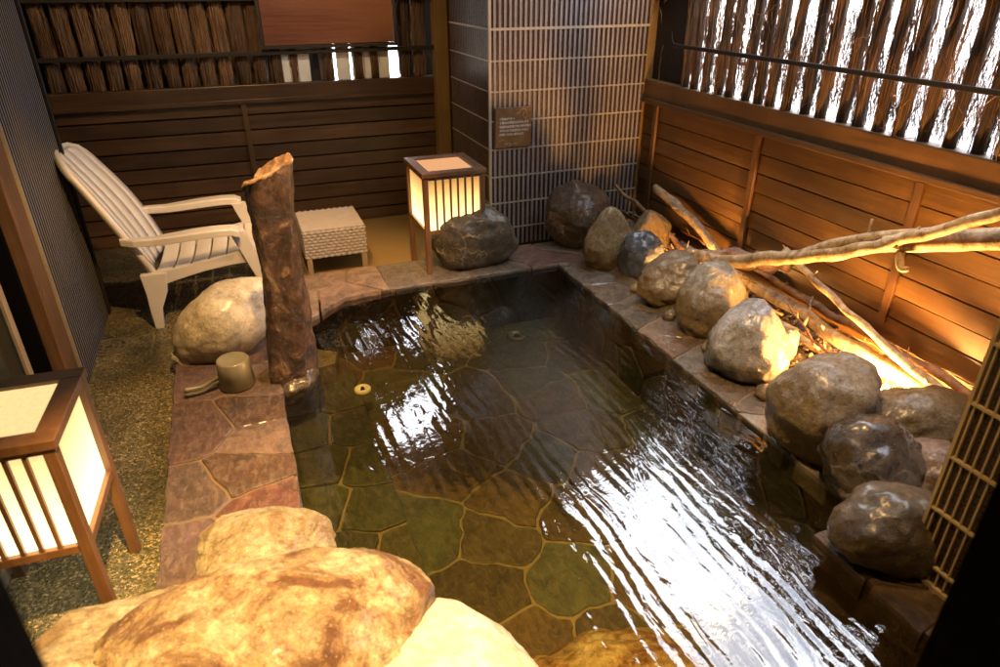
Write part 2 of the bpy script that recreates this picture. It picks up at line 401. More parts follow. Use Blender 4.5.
# basin walls: vertical flagstones (built flat then stood up)
def wallstones(name, length, height, cell, seed, mat4):
    bm = flagstones([(0, 0), (length, 0), (length, height), (0, height)], scatter(0, length, 0, height, cell, seed), .02, sub, 0, .03, seed, .008, lift=.004)
    bmesh.ops.transform(bm, matrix=mat4, verts=bm.verts)
    return link(name, bm, Msub, pool)
wallstones('basin_wall', 2.0, .42, .25, 11, Matrix.Translation((-.04, PY1, -.43)) @ Matrix.Rotation(R(90), 4, 'X'))
wallstones('basin_wall', 3.6, .42, .25, 12, Matrix.Translation((PX1, PY1 + .02, -.43)) @ Matrix.Rotation(R(-90), 4, 'Z') @ Matrix.Rotation(R(90), 4, 'X'))
wallstones('basin_wall', 3.6, .42, .25, 13, Matrix.Translation((0, .4, -.43)) @ Matrix.Rotation(R(90), 4, 'Z') @ Matrix.Rotation(R(90), 4, 'X'))
wallstones('basin_wall', 2.0, .42, .25, 14, Matrix.Translation((1.94, PY0, -.43)) @ Matrix.Rotation(R(180), 4, 'Z') @ Matrix.Rotation(R(90), 4, 'X'))
# mortar bed under the coping, a ring round the basin
bm = bmesh.new()
box(bm, -.480, -.012, .46, 3.96, -.56, -.006)
box(bm, -.012, 2.22, 3.925, 4.335, -.56, -.007)
box(bm, 1.935, 2.22, 1.28, 3.925, -.56, -.008)
box(bm, 1.695, 2.22, .46, 1.28, -.56, -.009)
box(bm, -.012, 1.695, .46, .485, -.56, -.010)
link('coping_bed', bm, Mgr, pool)
cb = [(-.27, 3.20), (-.36, 2.72), (-.13, 2.80), (-.39, 2.29), (-.20, 2.36), (-.12, 2.57), (-.14, 2.10), (-.41, 2.0), (-.23, 1.80), (-.05, 3.05), (-.3, 1.5), (-.1, 1.4), (-.3, 1.1), (-.1, .9), (-.35, .7), (-.25, 3.55), (-.1, 3.4), (-.4, 3.85), (-.1, 3.8)]
link('curb_stones', flagstones([(-.485, .47), (.0, .47), (.0, 3.95), (-.485, 3.95)], cb, .010, warm, .0, .10, 21, .009), Mst, pool)
link('coping_stones', flagstones([(0.002, 3.66), (.17, 3.64), (.27, 3.70), (.36, 3.80), (.47, 3.88), (.74, 3.915), (.74, 4.335), (0.002, 4.335)], [(.16, 3.98), (.36, 4.22), (.46, 3.95), (.68, 4.15), (.04, 4.25)], .012, [(.30, .20, .14), (.35, .25, .18), (.27, .17, .12)], .0, .06, 22, .009), Mst, pool)
link('coping_stones', flagstones([(.745, 3.917), (PX1, 3.915), (2.20, 3.915), (2.20, 4.335), (.745, 4.335)], [(.88, 4.1), (1.20, 4.13), (1.50, 4.02), (1.72, 4.22), (1.93, 4.02), (2.12, 4.25)], .012, warm[:3] + grey, .0, .06, 25, .009), Mst, pool)
cr = [(2.09, 3.63), (2.02, 3.36), (2.14, 3.15), (2.0, 3.05), (2.10, 2.80), (2.0, 2.66), (2.08, 2.46), (2.02, 2.2), (2.1, 2.0), (1.99, 1.84), (2.1, 1.65), (1.98, 1.5), (2.05, 1.35)]
link('coping_stones', flagstones([(PX1, 1.28), (2.20, 1.28), (2.20, 3.912), (PX1, 3.912)], cr, .010, grey + [(.12, .07, .04), (.10, .08, .055), (.15, .14, .12)], -.002, .10, 23, .012), Mwet, pool)
link('coping_stones', flagstones([(1.675, .47), (2.2, .47), (2.2, 1.277), (1.675, 1.277)], [(1.73, 1.15), (1.83, 1.05), (1.74, .93), (1.9, 1.2), (1.78, .75), (1.8, .55), (2.05, 1.1), (2.1, .8)], .018, [(.09, .045, .02), (.12, .07, .035), (.16, .12, .08)], -.001, .10, 24, .009), Mst, pool)
# rough mortar the boulders are set in
bm = bmesh.new(); nx_, ny_ = 12, 120
gg = [[bm.verts.new((2.16 + .26 * i / nx_ + .012 * noise.noise(V((i, j * .4, 1))), 1.26 + 3.05 * j / ny_, (-.012 if i == 0 else 0) + .055 * math.sin(math.pi * min(1, i / nx_ * 1.15)) * (1 + .6 * noise.noise(V((i * .35, j * .22, 5)))) + .008 * noise.noise(V((i * 1.3, j * .9, 8))))) for j in range(ny_ + 1)] for i in range(nx_ + 1)]
for i in range(nx_):
    for j in range(ny_): bm.faces.new((gg[i][j], gg[i + 1][j], gg[i + 1][j + 1], gg[i][j + 1]))
link('boulder_mortar', bm, mat_rock('mortar_rough', (.10, .065, .035), (.17, .12, .07), (.24, .18, .11), scale=9, wet=.4), pool, True)
# rounded corner infill, pale step stone
bm = flagstones([(.13, 3.30), (.30, 3.34), (.33, 3.45), (.20, 3.56), (.10, 3.50)], [(.2, 3.43)], .0, [(.28, .24, .17)], -.13, .26, 31, .012)
link('step_stone', bm, Msub, pool)

# ring-shaped pipe fittings under water
def ring(name, label, x, y, z, R0, mat, lit=None):
    t = thing(name, label, 'pool fitting', (x, y, z))
    bm = bmesh.new(); n = 32; prof = [(R0, 0), (R0, .012), (R0 * .85, .018), (R0 * .55, .016), (R0 * .5, .004), (R0 * .3, .003)]
    rg = [[bm.verts.new((math.cos(2 * math.pi * k / n) * rr, math.sin(2 * math.pi * k / n) * rr, zz)) for k in range(n)] for rr, zz in prof]
    for i in range(len(rg) - 1):
        for k in range(n): bm.faces.new((rg[i][k], rg[i][(k + 1) % n], rg[i + 1][(k + 1) % n], rg[i + 1][k]))
    link('flange', bm, mat, t, True)
    bm = bmesh.new(); bmesh.ops.create_cone(bm, segments=20, radius1=R0 * .3, radius2=R0 * .18, depth=.02, cap_ends=True); bmesh.ops.translate(bm, verts=bm.verts, vec=(0, 0, .012))
    link('valve', bm, M['iron'], t, True)
    return t
ring('water_inlet', 'pale round water inlet shining on the submerged bench', .415, 3.20, -.258, .045, mat_plain('pale_fitting', (.9, .88, .74), .4))
ring('floor_outlet', 'round metal outlet ring sunk in the far pool floor', 1.54, 3.72, -.398, .07, mat_plain('dull_metal', (.16, .15, .10), .4, metal=.5))

# ------------------------------------------------------------------ water
t = NT('water_surface')
v = t.coords((1, 1, 1), rnd=False)
def mp(scale, rot=0):
    m = t.n('ShaderNodeMapping'); m.inputs['Scale'].default_value = scale; m.inputs['Rotation'].default_value = (0, 0, rot); t.l(v, m.inputs[0]); return m.outputs[0]
wv = t.n('ShaderNodeTexWave', wave_type='RINGS', rings_direction='SPHERICAL'); wv.inputs['Scale'].default_value = 5.5; wv.inputs['Distortion'].default_value = 5.0; wv.inputs['Detail'].default_value = 2.0; wv.inputs['Detail Scale'].default_value = 1.3
m_ = t.n('ShaderNodeMapping'); m_.inputs['Location'].default_value = (3.2, -.2, 0); m_.inputs['Scale'].default_value = (1, .34, 1); t.l(v, m_.inputs[0]); t.l(m_.outputs[0], wv.inputs['Vector'])
h1 = t.noise(mp((1, .45, 1), R(8)), 11, 2.5, .5, .8)
h2 = t.noise(mp((.8, 1, 1), R(-20)), 34, 2, .5, 1.2)
hh = t.n('ShaderNodeMath', operation='MULTIPLY_ADD'); t.l(h2, hh.inputs[0]); hh.inputs[1].default_value = .14; t.l(h1, hh.inputs[2])
h4 = t.n('ShaderNodeMath', operation='MULTIPLY_ADD'); t.l(wv.outputs['Fac'], h4.inputs[0]); h4.inputs[1].default_value = .22; t.l(hh.outputs[0], h4.inputs[2])
nm = t.bump(h4.outputs[0], .30, .009)
fr = t.n('ShaderNodeFresnel'); fr.inputs[0].default_value = 1.9; t.l(nm, fr.inputs['Normal'])
gl = t.n('ShaderNodeBsdfGlossy'); gl.inputs['Roughness'].default_value = .02; t.l(nm, gl.inputs['Normal'])
tr = t.n('ShaderNodeBsdfTransparent'); tr.inputs[0].default_value = (.80, .78, .58, 1)
ms = t.n('ShaderNodeMixShader'); t.l(fr.outputs[0], ms.inputs[0]); t.l(tr.outputs[0], ms.inputs[1]); t.l(gl.outputs[0], ms.inputs[2]); t.l(ms.outputs[0], t.out.inputs[0])
bm = bmesh.new()
rect(bm, -.008, 1.925, .492, 3.918, WZ)
struct(link('water', bm, t.m))

# ------------------------------------------------------------------ rocks
def rock(name, label, C0, a, bb, c, mat, seed, planes=16, sharp=7, rough=.065, rot=(0, 0, 0), cuts=None, group=None, sub_=5, taper=0):
    rnd = random.Random(seed); bm = bmesh.new(); bmesh.ops.create_icosphere(bm, subdivisions=sub_, radius=1)
    P = []
    for i in range(planes):
        n = V((rnd.gauss(0, 1), rnd.gauss(0, 1), rnd.gauss(0, 1))).normalized(); P.append((n, rnd.uniform(.78, 1.0)))
    for n, d in (cuts or []): P.append((V(n).normalized(), d))
    off = V((seed * 3.7, seed * 1.3, seed * 5.1))
    for v in bm.verts:
        d = v.co.normalized(); s = 1.0
        for n, q in P:
            k = d.dot(n)
            if k > 0: s += (k / q) ** sharp
        rr = s ** (-1 / sharp) * 1.13
        rr *= 1 + rough * 1.9 * noise.fractal(d * 1.6 + off, .9, 2.1, 6) + rough * .5 * noise.ridged_multi_fractal(d * 2.6 + off, 1, 2, 4, 1, 2) * .35 + rough * .22 * noise.noise(d * 14 + off)
        v.co = d * rr
        if taper: v.co.x *= 1 - taper * v.co.z; v.co.y *= 1 - taper * v.co.z
        v.co = V((v.co.x * a, v.co.y * bb, v.co.z * c))
    M4 = Matrix.Rotation(rot[2], 4, 'Z') @ Matrix.Rotation(rot[1], 4, 'Y') @ Matrix.Rotation(rot[0], 4, 'X')
    bmesh.ops.transform(bm, matrix=M4, verts=bm.verts)
    o = link(name, bm, mat, None, True); o.location = C0
    return tag(o, label, 'rock', group)

ochre = (.30, .19, .04)
Rm = {
 'dark_vein': mat_rock('rock_dark_vein', (.05, .042, .022), (.10, .08, .04), (.19, .14, .08), None, 0, .9, (.5, .36, .2), scale=9),
 'brown_vein': mat_rock('rock_brown_vein', (.06, .035, .018), (.11, .065, .03), (.18, .12, .06), None, 0, .8, (.42, .26, .12), scale=9),
 'tan': mat_rock('rock_tan', (.24, .17, .07), (.36, .27, .12), (.44, .36, .20), (.26, .16, .035), .0, scale=7),
 'ochre': mat_rock('rock_ochre', (.18, .12, .04), (.27, .18, .07), (.34, .25, .12), scale=7),
 'blue': mat_rock('rock_blue', (.035, .045, .06), (.07, .085, .10), (.13, .15, .17), None, 0, .2, scale=6, rough=.3, wet=.8),
 'brown': mat_rock('rock_brown', (.14, .10, .05), (.25, .18, .10), (.36, .28, .18), ochre, .02, scale=8),
 'greyochre': mat_rock('rock_grey_ochre', (.22, .20, .15), (.34, .31, .26), (.46, .43, .38), ochre, .08, scale=8),
 'white': mat_rock('rock_white', (.26, .25, .24), (.42, .41, .40), (.60, .59, .58), (.10, .075, .03), .0, scale=5, wet=.7, rough=.35),
 'bigtan': mat_rock('rock_big_tan', (.28, .21, .12), (.40, .32, .21), (.50, .42, .31), (.30, .19, .04), .03, scale=8),
 'flat': mat_rock('rock_flat', (.16, .12, .055), (.28, .21, .11), (.38, .31, .19), (.22, .14, .05), -.16, scale=7),
 'wetvein': mat_rock('rock_wet_vein', (.04, .026, .012), (.10, .065, .030), (.20, .155, .10), None, 0, 1.0, (.5, .48, .46), scale=7, wet=.9, rough=.3),
 'pink': mat_rock('rock_pink', (.26, .17, .12), (.34, .24, .18), (.42, .32, .26), scale=7),
 'darkbrown': mat_rock('rock_dark_brown', (.06, .038, .014), (.13, .088, .034), (.21, .155, .08), (.10, .055, .012), -.06, .3, (.3, .2, .1), scale=6, wet=.6),
 'cream': mat_rock('rock_cream', (.30, .25, .17), (.52, .46, .35), (.68, .63, .52), (.22, .14, .05), -.16, .15, (.15, .1, .06), scale=4, rough=.5),
 'cream2': mat_rock('rock_cream_smooth', (.46, .40, .28), (.56, .50, .38), (.66, .61, .50), (.20, .13, .05), -.12, .25, (.12, .09, .06), scale=3, rough=.4, bump=.35),
 'fore': mat_rock('rock_foreground', (.20, .09, .035), (.50, .36, .18), (.66, .58, .38), None, 0, .6, (.16, .07, .03), scale=5, wet=.25, contrast=1, bump=.9),
 'forepale': mat_rock('rock_pale_front', (.34, .22, .10), (.52, .42, .24), (.66, .58, .40), scale=6, contrast=1),
 'smooth': mat_rock('rock_smooth', (.50, .42, .30), (.56, .48, .36), (.64, .57, .45), scale=3, bump=.2),
 'shadow': mat_rock('rock_shadow', (.012, .008, .005), (.022, .014, .008), (.035, .022, .014), scale=5, wet=.5),
}
rock('rock', 'round dark boulder with pale veins in front of the far lantern', (1.41, 4.17, .17), .27, .23, .22, Rm['dark_vein'], 1, sharp=9, planes=15)
rock('rock', 'rust brown veined boulder against the foot of the ribbed pillar', (2.22, 4.25, .19), .215, .20, .235, Rm['brown_vein'], 2, planes=18, sharp=12, rot=(0, R(18), 0))
rock('rock', 'upright tan stone tapering to a blunt peak beside the veined boulder', (2.23, 3.78, .17), .15, .12, .22, Rm['tan'], 3, planes=10, taper=.34, sharp=10)
rock('rock', 'ochre stone peeking out behind the blue grey wet stone', (2.56, 3.82, .14), .16, .13, .17, Rm['ochre'], 4, planes=10, taper=.1)
rock('rock', 'glossy wet blue grey stone leaning between tan and brown stones', (2.33, 3.52, .15), .145, .13, .185, Rm['blue'], 5, planes=8, sharp=5, rot=(0, R(10), 0))
rock('rock', 'broad brown stone split by a groove down its middle', (2.31, 3.12, .13), .205, .16, .165, Rm['brown'], 6, planes=13, sharp=10)
rock('rock', 'domed stone grey on top with ochre stained lower half', (2.28, 2.73, .165), .185, .17, .215, Rm['greyochre'], 7, planes=12, sharp=9)
rock('rock', 'pale wet whitish grey stone with angular peak and dark base', (2.20, 2.30, .15), .215, .18, .22, Rm['white'], 58, planes=16, sharp=8, taper=.28, rough=.06, cuts=[((.8, -.2, .6), .75)])
rock('rock', 'small flame lit stone tucked behind the whitish peaked stone', (2.46, 2.33, .06), .07, .06, .10, Rm['cream'], 9, planes=10)
rock('rock', 'large smooth sand coloured boulder hiding the bright ground light', (2.07, 1.71, .17), .215, .20, .225, Rm['bigtan'], 10, planes=14, sharp=10)
rock('rock', 'low wide olive brown stone right of the large sand coloured boulder', (2.37, 1.53, .13), .245, .17, .155, Rm['flat'], 11, planes=11, sharp=7)
rock('rock', 'dark wet round stone crossed by white mineral veins', (2.02, 1.40, .13), .180, .165, .17, Rm['wetvein'], 12, planes=13, sharp=9)
rock('rock', 'pinkish stone wedged between the veined stone and the barred wall', (2.26, 1.31, .09), .13, .11, .11, Rm['pink'], 13, planes=10)
rock('rock', 'dark brown rounded stone at the foot of the barred wall', (1.84, 1.13, .11), .205, .15, .15, Rm['darkbrown'], 14, planes=9, sharp=5)
rock('rock', 'leaning cream stone with dark hollow beside the weathered tree stump', (-.20, 3.43, .17), .285, .17, .175, Rm['cream2'], 15, rough=.03, planes=8, sharp=6, rot=(0, R(-36), R(8)), taper=.0)
rock('rock', 'small white stone under the leaning cream stone', (-.41, 3.42, .02), .085, .07, .05, Rm['cream'], 16, planes=9)
rock('rock', 'big craggy lamp lit boulder with red brown streaks in the front', (-.12, 1.33, .17), .43, .27, .175, Rm['fore'], 33, planes=12, sharp=10, rough=.04, rot=(0, R(5), R(-6)), sub_=6)
rock('rock', 'broad pale yellow boulder between near lantern and the big craggy boulder', (-.47, 1.38, .04), .33, .32, .25, Rm['forepale'], 18, planes=12, sharp=8, rough=.05, sub_=6)
rock('rock', 'pale rough stone on the curb just behind the big craggy boulder', (-.14, 1.82, .06), .21, .19, .11, Rm['forepale'], 19, planes=14, sharp=9, rough=.06, sub_=6)
rock('rock', 'small mossy yellow stone at the water edge', (.11, 1.70, -.02), .12, .10, .07, Rm['ochre'], 20, planes=10)
rock('rock', 'rough orange rock lying under the water at the near side', (.72, 1.02, -.34), .42, .34, .22, Rm['fore'], 41, planes=16, sharp=9, rough=.12)
rock('rock', 'smooth bleached white boulder low under the right end of the big craggy boulder', (.12, 1.13, .0), .37, .44, .24, Rm['smooth'], 21, planes=6, sharp=4, rough=.03, sub_=6)

# ------------------------------------------------------------------ tree stump
bm = bmesh.new(); seg = 72; nl = 110
base = V((.045, 3.06)); topc = V((.112, 3.04))
rings = []
for i in range(nl):
    s = i / (nl - 1); z = -.10 + s * 1.12
    cen = base.lerp(topc, s) + V((math.sin(s * 5) * .012, math.cos(s * 4) * .01))
    rad = .095 + .018 * max(0, .45 - s) / .45 + .005 * math.sin(s * 7) + .006 * max(0, s - .8) / .2
    ring_ = []
    for k in range(seg):
        an = 2 * math.pi * k / seg
        fl_ = 1 + .10 * math.cos(3 * an + s * 1.5) + .06 * math.cos(5 * an - s * 3) + .10 * noise.noise(V((math.cos(an) * 2, math.sin(an) * 2, z * 6))) + .07 * noise.noise(V((math.cos(an) * 5, math.sin(an) * 5, z * 14))) + .05 * noise.noise(V((math.cos(an) * 11, math.sin(an) * 11, z * 40)))
        zt = z
        if i == nl - 1: zt = z
        tilt = (.26 * math.cos(an) + .03 * math.sin(2 * an)) * rad * 2.0 * (s ** 14) + .012 * noise.noise(V((an * 2, 3, 1))) * s ** 14
        ring_.append(bm.verts.new((cen.x + math.cos(an) * rad * fl_, cen.y + math.sin(an) * rad * fl_ * .74, z + tilt)))
    rings.append(ring_)
for i in range(nl - 1):
    for k in range(seg): bm.faces.new((rings[i][k], rings[i][(k + 1) % seg], rings[i + 1][(k + 1) % seg], rings[i + 1][k]))
tp = thing('tree_stump', 'tall weathered rusty brown tree stump standing at the bath edge', 'stump', (0, 0, 0))
link('trunk', bm, M['stump'], tp, True)
bm = bmesh.new(); last = [v.co.copy() for v in []]
topring = bpy.data.objects['trunk'].data.vertices[-seg:]
rr = []
cen = sum((v.co for v in topring), V()) / seg
for q, dz in ((1.0, -.006), (1.03, .002), (.97, .008), (.72, -.006), (.4, -.004), (.12, -.008)):
    rr.append([bm.verts.new(cen + (v.co - cen) * (q + .03 * noise.noise(v.co * 40)) + V((0, 0, dz + .006 * noise.noise(v.co * 60 * q)))) for v in topring])
for i in range(len(rr) - 1):
    for k in range(seg): bm.faces.new((rr[i][k], rr[i][(k + 1) % seg], rr[i + 1][(k + 1) % seg], rr[i + 1][k]))
bm.faces.new(rr[-1])
link('cut_top', bm, M['stump_top'], tp, True)
# rock foot round the stump
rock('rock', 'dark brown wet stone wrapping the foot of the stump', (.05, 3.08, -.04), .145, .13, .10, Rm['darkbrown'], 27, planes=14, sharp=9)

# ------------------------------------------------------------------ wash pail (upside down) on the curb
t_ = thing('wash_pail', 'upturned olive wooden hand pail lying on the flagstone curb', 'pail', (-.195, 3.06, .004), R(8))
bm = bmesh.new(); n = 40
prof = [(.000, .135), (.062, .137), (.070, .140), (.075, .133), (.084, .0), (.078, .0), (.070, .122)]
rg = [[bm.verts.new((math.cos(2 * math.pi * k / n) * max(rr_, .001), math.sin(2 * math.pi * k / n) * max(rr_, .001), zz)) for k in range(n)] for rr_, zz in prof]
for i in range(len(rg) - 1):
    for k in range(n): bm.faces.new((rg[i][k], rg[i][(k + 1) % n], rg[i + 1][(k + 1) % n], rg[i + 1][k]))
link('body', bm, M['bucket'], t_, True)
bm = bmesh.new()
for (zz, hh_) in ((.034, .008), (.012, .008)):
    pts, rad = spline([(-.07, 0, zz + .03), (-.11, -.002, zz + .016), (-.16, -.008, zz), (-.235, -.008, zz + .004)], [.012, .010, .010, .013], 6)
    tube(bm, pts, rad, 8)
pts, rad = spline([(-.07, 0, .040), (-.11, -.002, .034), (-.16, -.008, .024), (-.228, -.008, .022)], [.014, .009, .009, .010], 6)
tube(bm, pts, rad, 8)
link('handle', bm, M['bucket'], t_, True)

# ------------------------------------------------------------------ floor drain
t_ = thing('floor_drain', 'round perforated drain cover set in the gravel floor', 'drain', (-.86, 3.86, -.078))
bm = bmesh.new()
n = 36
def annulus(bm, r0, r1, z, th, n=36):
    A = [[bm.verts.new((math.cos(2 * math.pi * k / n) * q, math.sin(2 * math.pi * k / n) * q, zz)) for k in range(n)] for q, zz in ((r0, z), (r0, z + th), (r1, z + th), (r1, z))]
    for i in range(4):
        for k in range(n): bm.faces.new((A[i][k], A[i][(k + 1) % n], A[(i + 1) % 4][(k + 1) % n], A[(i + 1) % 4][k]))
annulus(bm, .085, .10, 0, .008); link('rim', bm, bpy.data.materials.get('grate_metal') or mat_plain('grate_metal', (.16, .14, .09), .4, metal=.4), t_)
bm = bmesh.new(); bmesh.ops.create_circle(bm, cap_ends=True, segments=36, radius=.084); bmesh.ops.translate(bm, verts=bm.verts, vec=(0, 0, .0015)); link('plate', bm, mat_plain('plate_metal', (.05, .045, .03), .5, metal=.3), t_)
bm = bmesh.new(); annulus(bm, .055, .066, 0, .006); annulus(bm, .022, .034, 0, .006)
for k in range(8):
    box(bm, .02, .086, -.004, .004, 0, .005, Matrix.Rotation(k * math.pi / 4, 4, 'Z'))
link('grate', bm, bpy.data.materials['grate_metal'], t_)

# ------------------------------------------------------------------ lanterns
paper = mat_emit('lit_paper', (1, .78, .33), (1, .48, .13), .0, .34, 3.6, .75)
paper2 = mat_emit('lit_paper_near', (1, .76, .36), (1, .62, .24), .0, .36, 4.2, 1.2)
papertop = mat_emit('lit_paper_top', (1, .48, .22), (1, .48, .22), 0, 1, .9, .9)
papertop2 = mat_emit('lit_paper_top_near', (1, .70, .30), (1, .70, .30), 0, 1, 1.15, 1.15)
def lantern(label, loc, rz, W, D, pm, tmat, slats):
    g = thing('floor_lantern', label, 'lantern', loc, rz, 'paper floor lanterns')
    H, zb = .75, .345; e = .034
    for sx in (0, 1):
        for sy in (0, 1):
            x0 = sx * (W - e); y0 = sy * (D - e)
            boxo('leg', (x0, x0 + e, y0, y0 + e, 0, H - .03), M['lantern'], g, .003)
    bm = bmesh.new(); o_ = .008; tw = .052
    z0, z1 = H - .03, H
    box(bm, -o_, W + o_, -o_, tw, z0, z1); box(bm, -o_, W + o_, D - tw, D + o_, z0, z1)
    box(bm, -o_, tw, tw, D - tw, z0, z1); box(bm, W - tw, W + o_, tw, D - tw, z0, z1)
    link('top_frame', bm, M['lantern'], g, auto=.003)
    bm = bmesh.new()
    box(bm, e, W - e, .005, e - .006, zb, zb + .028); box(bm, e, W - e, D - e + .006, D - .005, zb, zb + .028)
    box(bm, .005, e - .006, e, D - e, zb, zb + .028); box(bm, W - e + .006, W - .005, e, D - e, zb, zb + .028)
    link('bottom_frame', bm, M['lantern'], g, auto=.002); bm = bmesh.new()
    box(bm, e, W - e, .005, e - .006, H - .05, H - .0305); box(bm, .005, e - .006, e, D - e, H - .05, H - .0305); box(bm, W - e + .006, W - .005, e, D - e, H - .05, H - .0305)
    link('upper_frame', bm, M['lantern'], g, auto=.002)
    p = boxo('paper_shade', (.022, W - .022, .022, D - .022, -.015 + .03, H - zb - .04), pm, g); p.location = (0, 0, zb)
    p = boxo('top_panel', (tw - .004, W - tw + .004, tw - .004, D - tw + .004, H - .022, H - .014), tmat, g)
    for k in range(slats):
        x = e + (W - 2 * e) * (k + 1) / (slats + 1)
        boxo('slat', (x - .006, x + .006, .006, .018, zb + .029, H - .051), M['lantern'], g)
        boxo('slat', (x - .006, x + .006, D - .018, D - .006, zb + .029, H - .051), M['lantern'], g)
    return g
lantern('lit lantern beside the dark boulder and ribbed pillar', (1.035, 4.05, -.08), 0, .41, .46, paper, papertop, 6)
lantern('lit lantern with white glowing shade beside the glass door', (-.985, 1.80, -.08), R(-3), .395, .385, paper2, papertop2, 6)

# ------------------------------------------------------------------ chair (resin armchair, slatted)
def make_chair():
    g = thing('garden_chair', 'white plastic slatted garden armchair facing the bath', 'chair', (-.62, 4.03, -.08), R(-3))
    W = .56                      # between the outer legs, along y
    mt = M['chair']
    # seat: slats run along y, curve falls to the back
    def seatz(x): return .335 + .10 * (x / .62) ** 1.5 if x > 0 else .335
    ns = 6
    for k in range(ns):
        x0 = .06 + k * .098; x1 = x0 + .088
        bm = bmesh.new(); m = 10; rows = []
        for (xx, dz) in ((x0, -.014), (x0, 0), (x1, 0), (x1, -.014)):
            pass
        for j in range(m + 1):
            y = .03 + (W - .06) * j / m; sag = -.018 * math.sin(math.pi * j / m)
            rows.append([bm.verts.new((xx, y, seatz(xx) + sag + dz - (.02 if (k == ns - 1 and xx == x1) else 0))) for xx, dz in ((x0, -.02), (x0, 0), (x1, 0), (x1, -.02))])
        for j in range(m):
            for q in range(4): bm.faces.new((rows[j][q], rows[j][(q + 1) % 4], rows[j + 1][(q + 1) % 4], rows[j + 1][q]))
        bm.faces.new(rows[0]); bm.faces.new(rows[-1][::-1])
        link('seat_slat', bm, mt, g, True, auto=.004)
    # seat skirt / front apron with slits
    for s in (0, 1):
        y0 = .0 if s == 0 else W - .022
        bm = bmesh.new(); up = []; lo = []
        for i in range(13):
            x = .02 + .62 * i / 12; up.append((x, seatz(x) + .004)); 
            arch = .055 + .04 * (abs(i - 6) / 6) ** 2
            lo.append((x, seatz(x) - arch))
        vs = [[bm.verts.new((x, y, z)) for x, z in ln] for ln in (up, lo) for y in (y0, y0 + .022)]
        for i in range(12):
            bm.faces.new((vs[0][i], vs[0][i + 1], vs[2][i + 1], vs[2][i])); bm.faces.new((vs[1][i], vs[3][i], vs[3][i + 1], vs[1][i + 1]))
            bm.faces.new((vs[0][i], vs[1][i], vs[1][i + 1], vs[0][i + 1])); bm.faces.new((vs[2][i], vs[2][i + 1], vs[3][i + 1], vs[3][i]))
        bm.faces.new((vs[0][0], vs[2][0], vs[3][0], vs[1][0])); bm.faces.new((vs[0][-1], vs[1][-1], vs[3][-1], vs[2][-1]))
        link('seat_rail', bm, mt, g, auto=.004)
    for k in range(ns - 1):     # scalloped front apron strips hanging down
        y = .07 + k * .09
    bm = bmesh.new()
    for k in range(6):
        y0 = .035 + k * .084; x = .655
        A = [bm.verts.new(p) for p in ((x, y0, .44), (x, y0 + .07, .44), (x + .055, y0 + .07, .30), (x + .055, y0, .30))]
        B = [bm.verts.new(v.co + V((-.016, 0, -.004))) for v in A]
        bm.faces.new(A); bm.faces.new(B[::-1])
        for q in range(4): bm.faces.new((A[q], B[q], B[(q + 1) % 4], A[(q + 1) % 4]))
    link('front_apron', bm, mt, g, auto=.003)
    # legs: flat tapered blades
    def blade(name, pts, w0, th, parent=g):
        """pts: list of (x, y, z, width_x)"""
        bm = bmesh.new(); rows = []
        for (x, y, z, wx) in pts:
            rows.append([bm.verts.new(p) for p in ((x - wx / 2, y - th / 2, z), (x + wx / 2, y - th / 2, z), (x + wx / 2, y + th / 2, z), (x - wx / 2, y + th / 2, z))])
        for j in range(len(rows) - 1):
            for q in range(4): bm.faces.new((rows[j][q], rows[j][(q + 1) % 4], rows[j + 1][(q + 1) % 4], rows[j + 1][q]))
        bm.faces.new(rows[0]); bm.faces.new(rows[-1][::-1])
        return link(name, bm, mt, parent, auto=.005)
    for s in (0, 1):
        y = .0 if s == 0 else W
        blade('leg', [(.015, y, 0, .045), (.02, y, .12, .065), (.045, y, .22, .11), (.05, y, .34, .14)], .05, .04)
        blade('leg', [(.70, y, 0, .055), (.675, y, .13, .075), (.60, y, .36, .090), (.53, y, .548, .085)], .05, .04)
        # brace leg curving from the rear leg to the seat rail
        # arms: broad, front turned down into the leg, rear joined to the back
        ya = y + (-.035 if s == 0 else .035)
        bm = bmesh.new(); rows = []
        path = [(-.07, .565, .050), (.0, .560, .055), (.10, .558, .06), (.18, .564, .082), (.30, .574, .096), (.42, .580, .098), (.51, .578, .094), (.55, .560, .088)]
        for (x, z, wd) in path:
            yy = ya if s else ya
            inn = .03 if x < 0 else 0
            yy = ya + (inn if s == 0 else -inn)
            rows.append([bm.verts.new(p) for p in ((x, yy - wd / 2, z - .040), (x, yy - wd / 2, z - .004), (x, yy - wd / 2 + .008, z + .003), (x, yy + wd / 2 - .008, z + .003), (x, yy + wd / 2, z - .004), (x, yy + wd / 2, z - .040))])
        for j in range(len(rows) - 1):
            for q in range(6): bm.faces.new((rows[j][q], rows[j][(q + 1) % 6], rows[j + 1][(q + 1) % 6], rows[j + 1][q]))
        bm.faces.new(rows[0]); bm.faces.new(rows[-1][::-1])
        link('armrest', bm, mt, g, auto=.004)
    # back: fan of slats within a rounded shell
    def backpt(u, v_):
        """u across -1..1, v_ up 0..1"""
        L = .76 * v_
        x = .08 - .36 * v_ - .03 * math.sin(v_ * math.pi) * -1
        z = .30 + .72 * v_
        hw = (.255 + .05 * math.sin(min(1, v_ * 1.25) * math.pi)) * (1 if v_ < .8 else math.sqrt(max(0, 1 - ((v_ - .8) / .215) ** 2)) * .9 + .1)
        cup = .05 * (1 - u * u)
        return V((x - cup, W / 2 + u * hw, z))
    n_s = 5
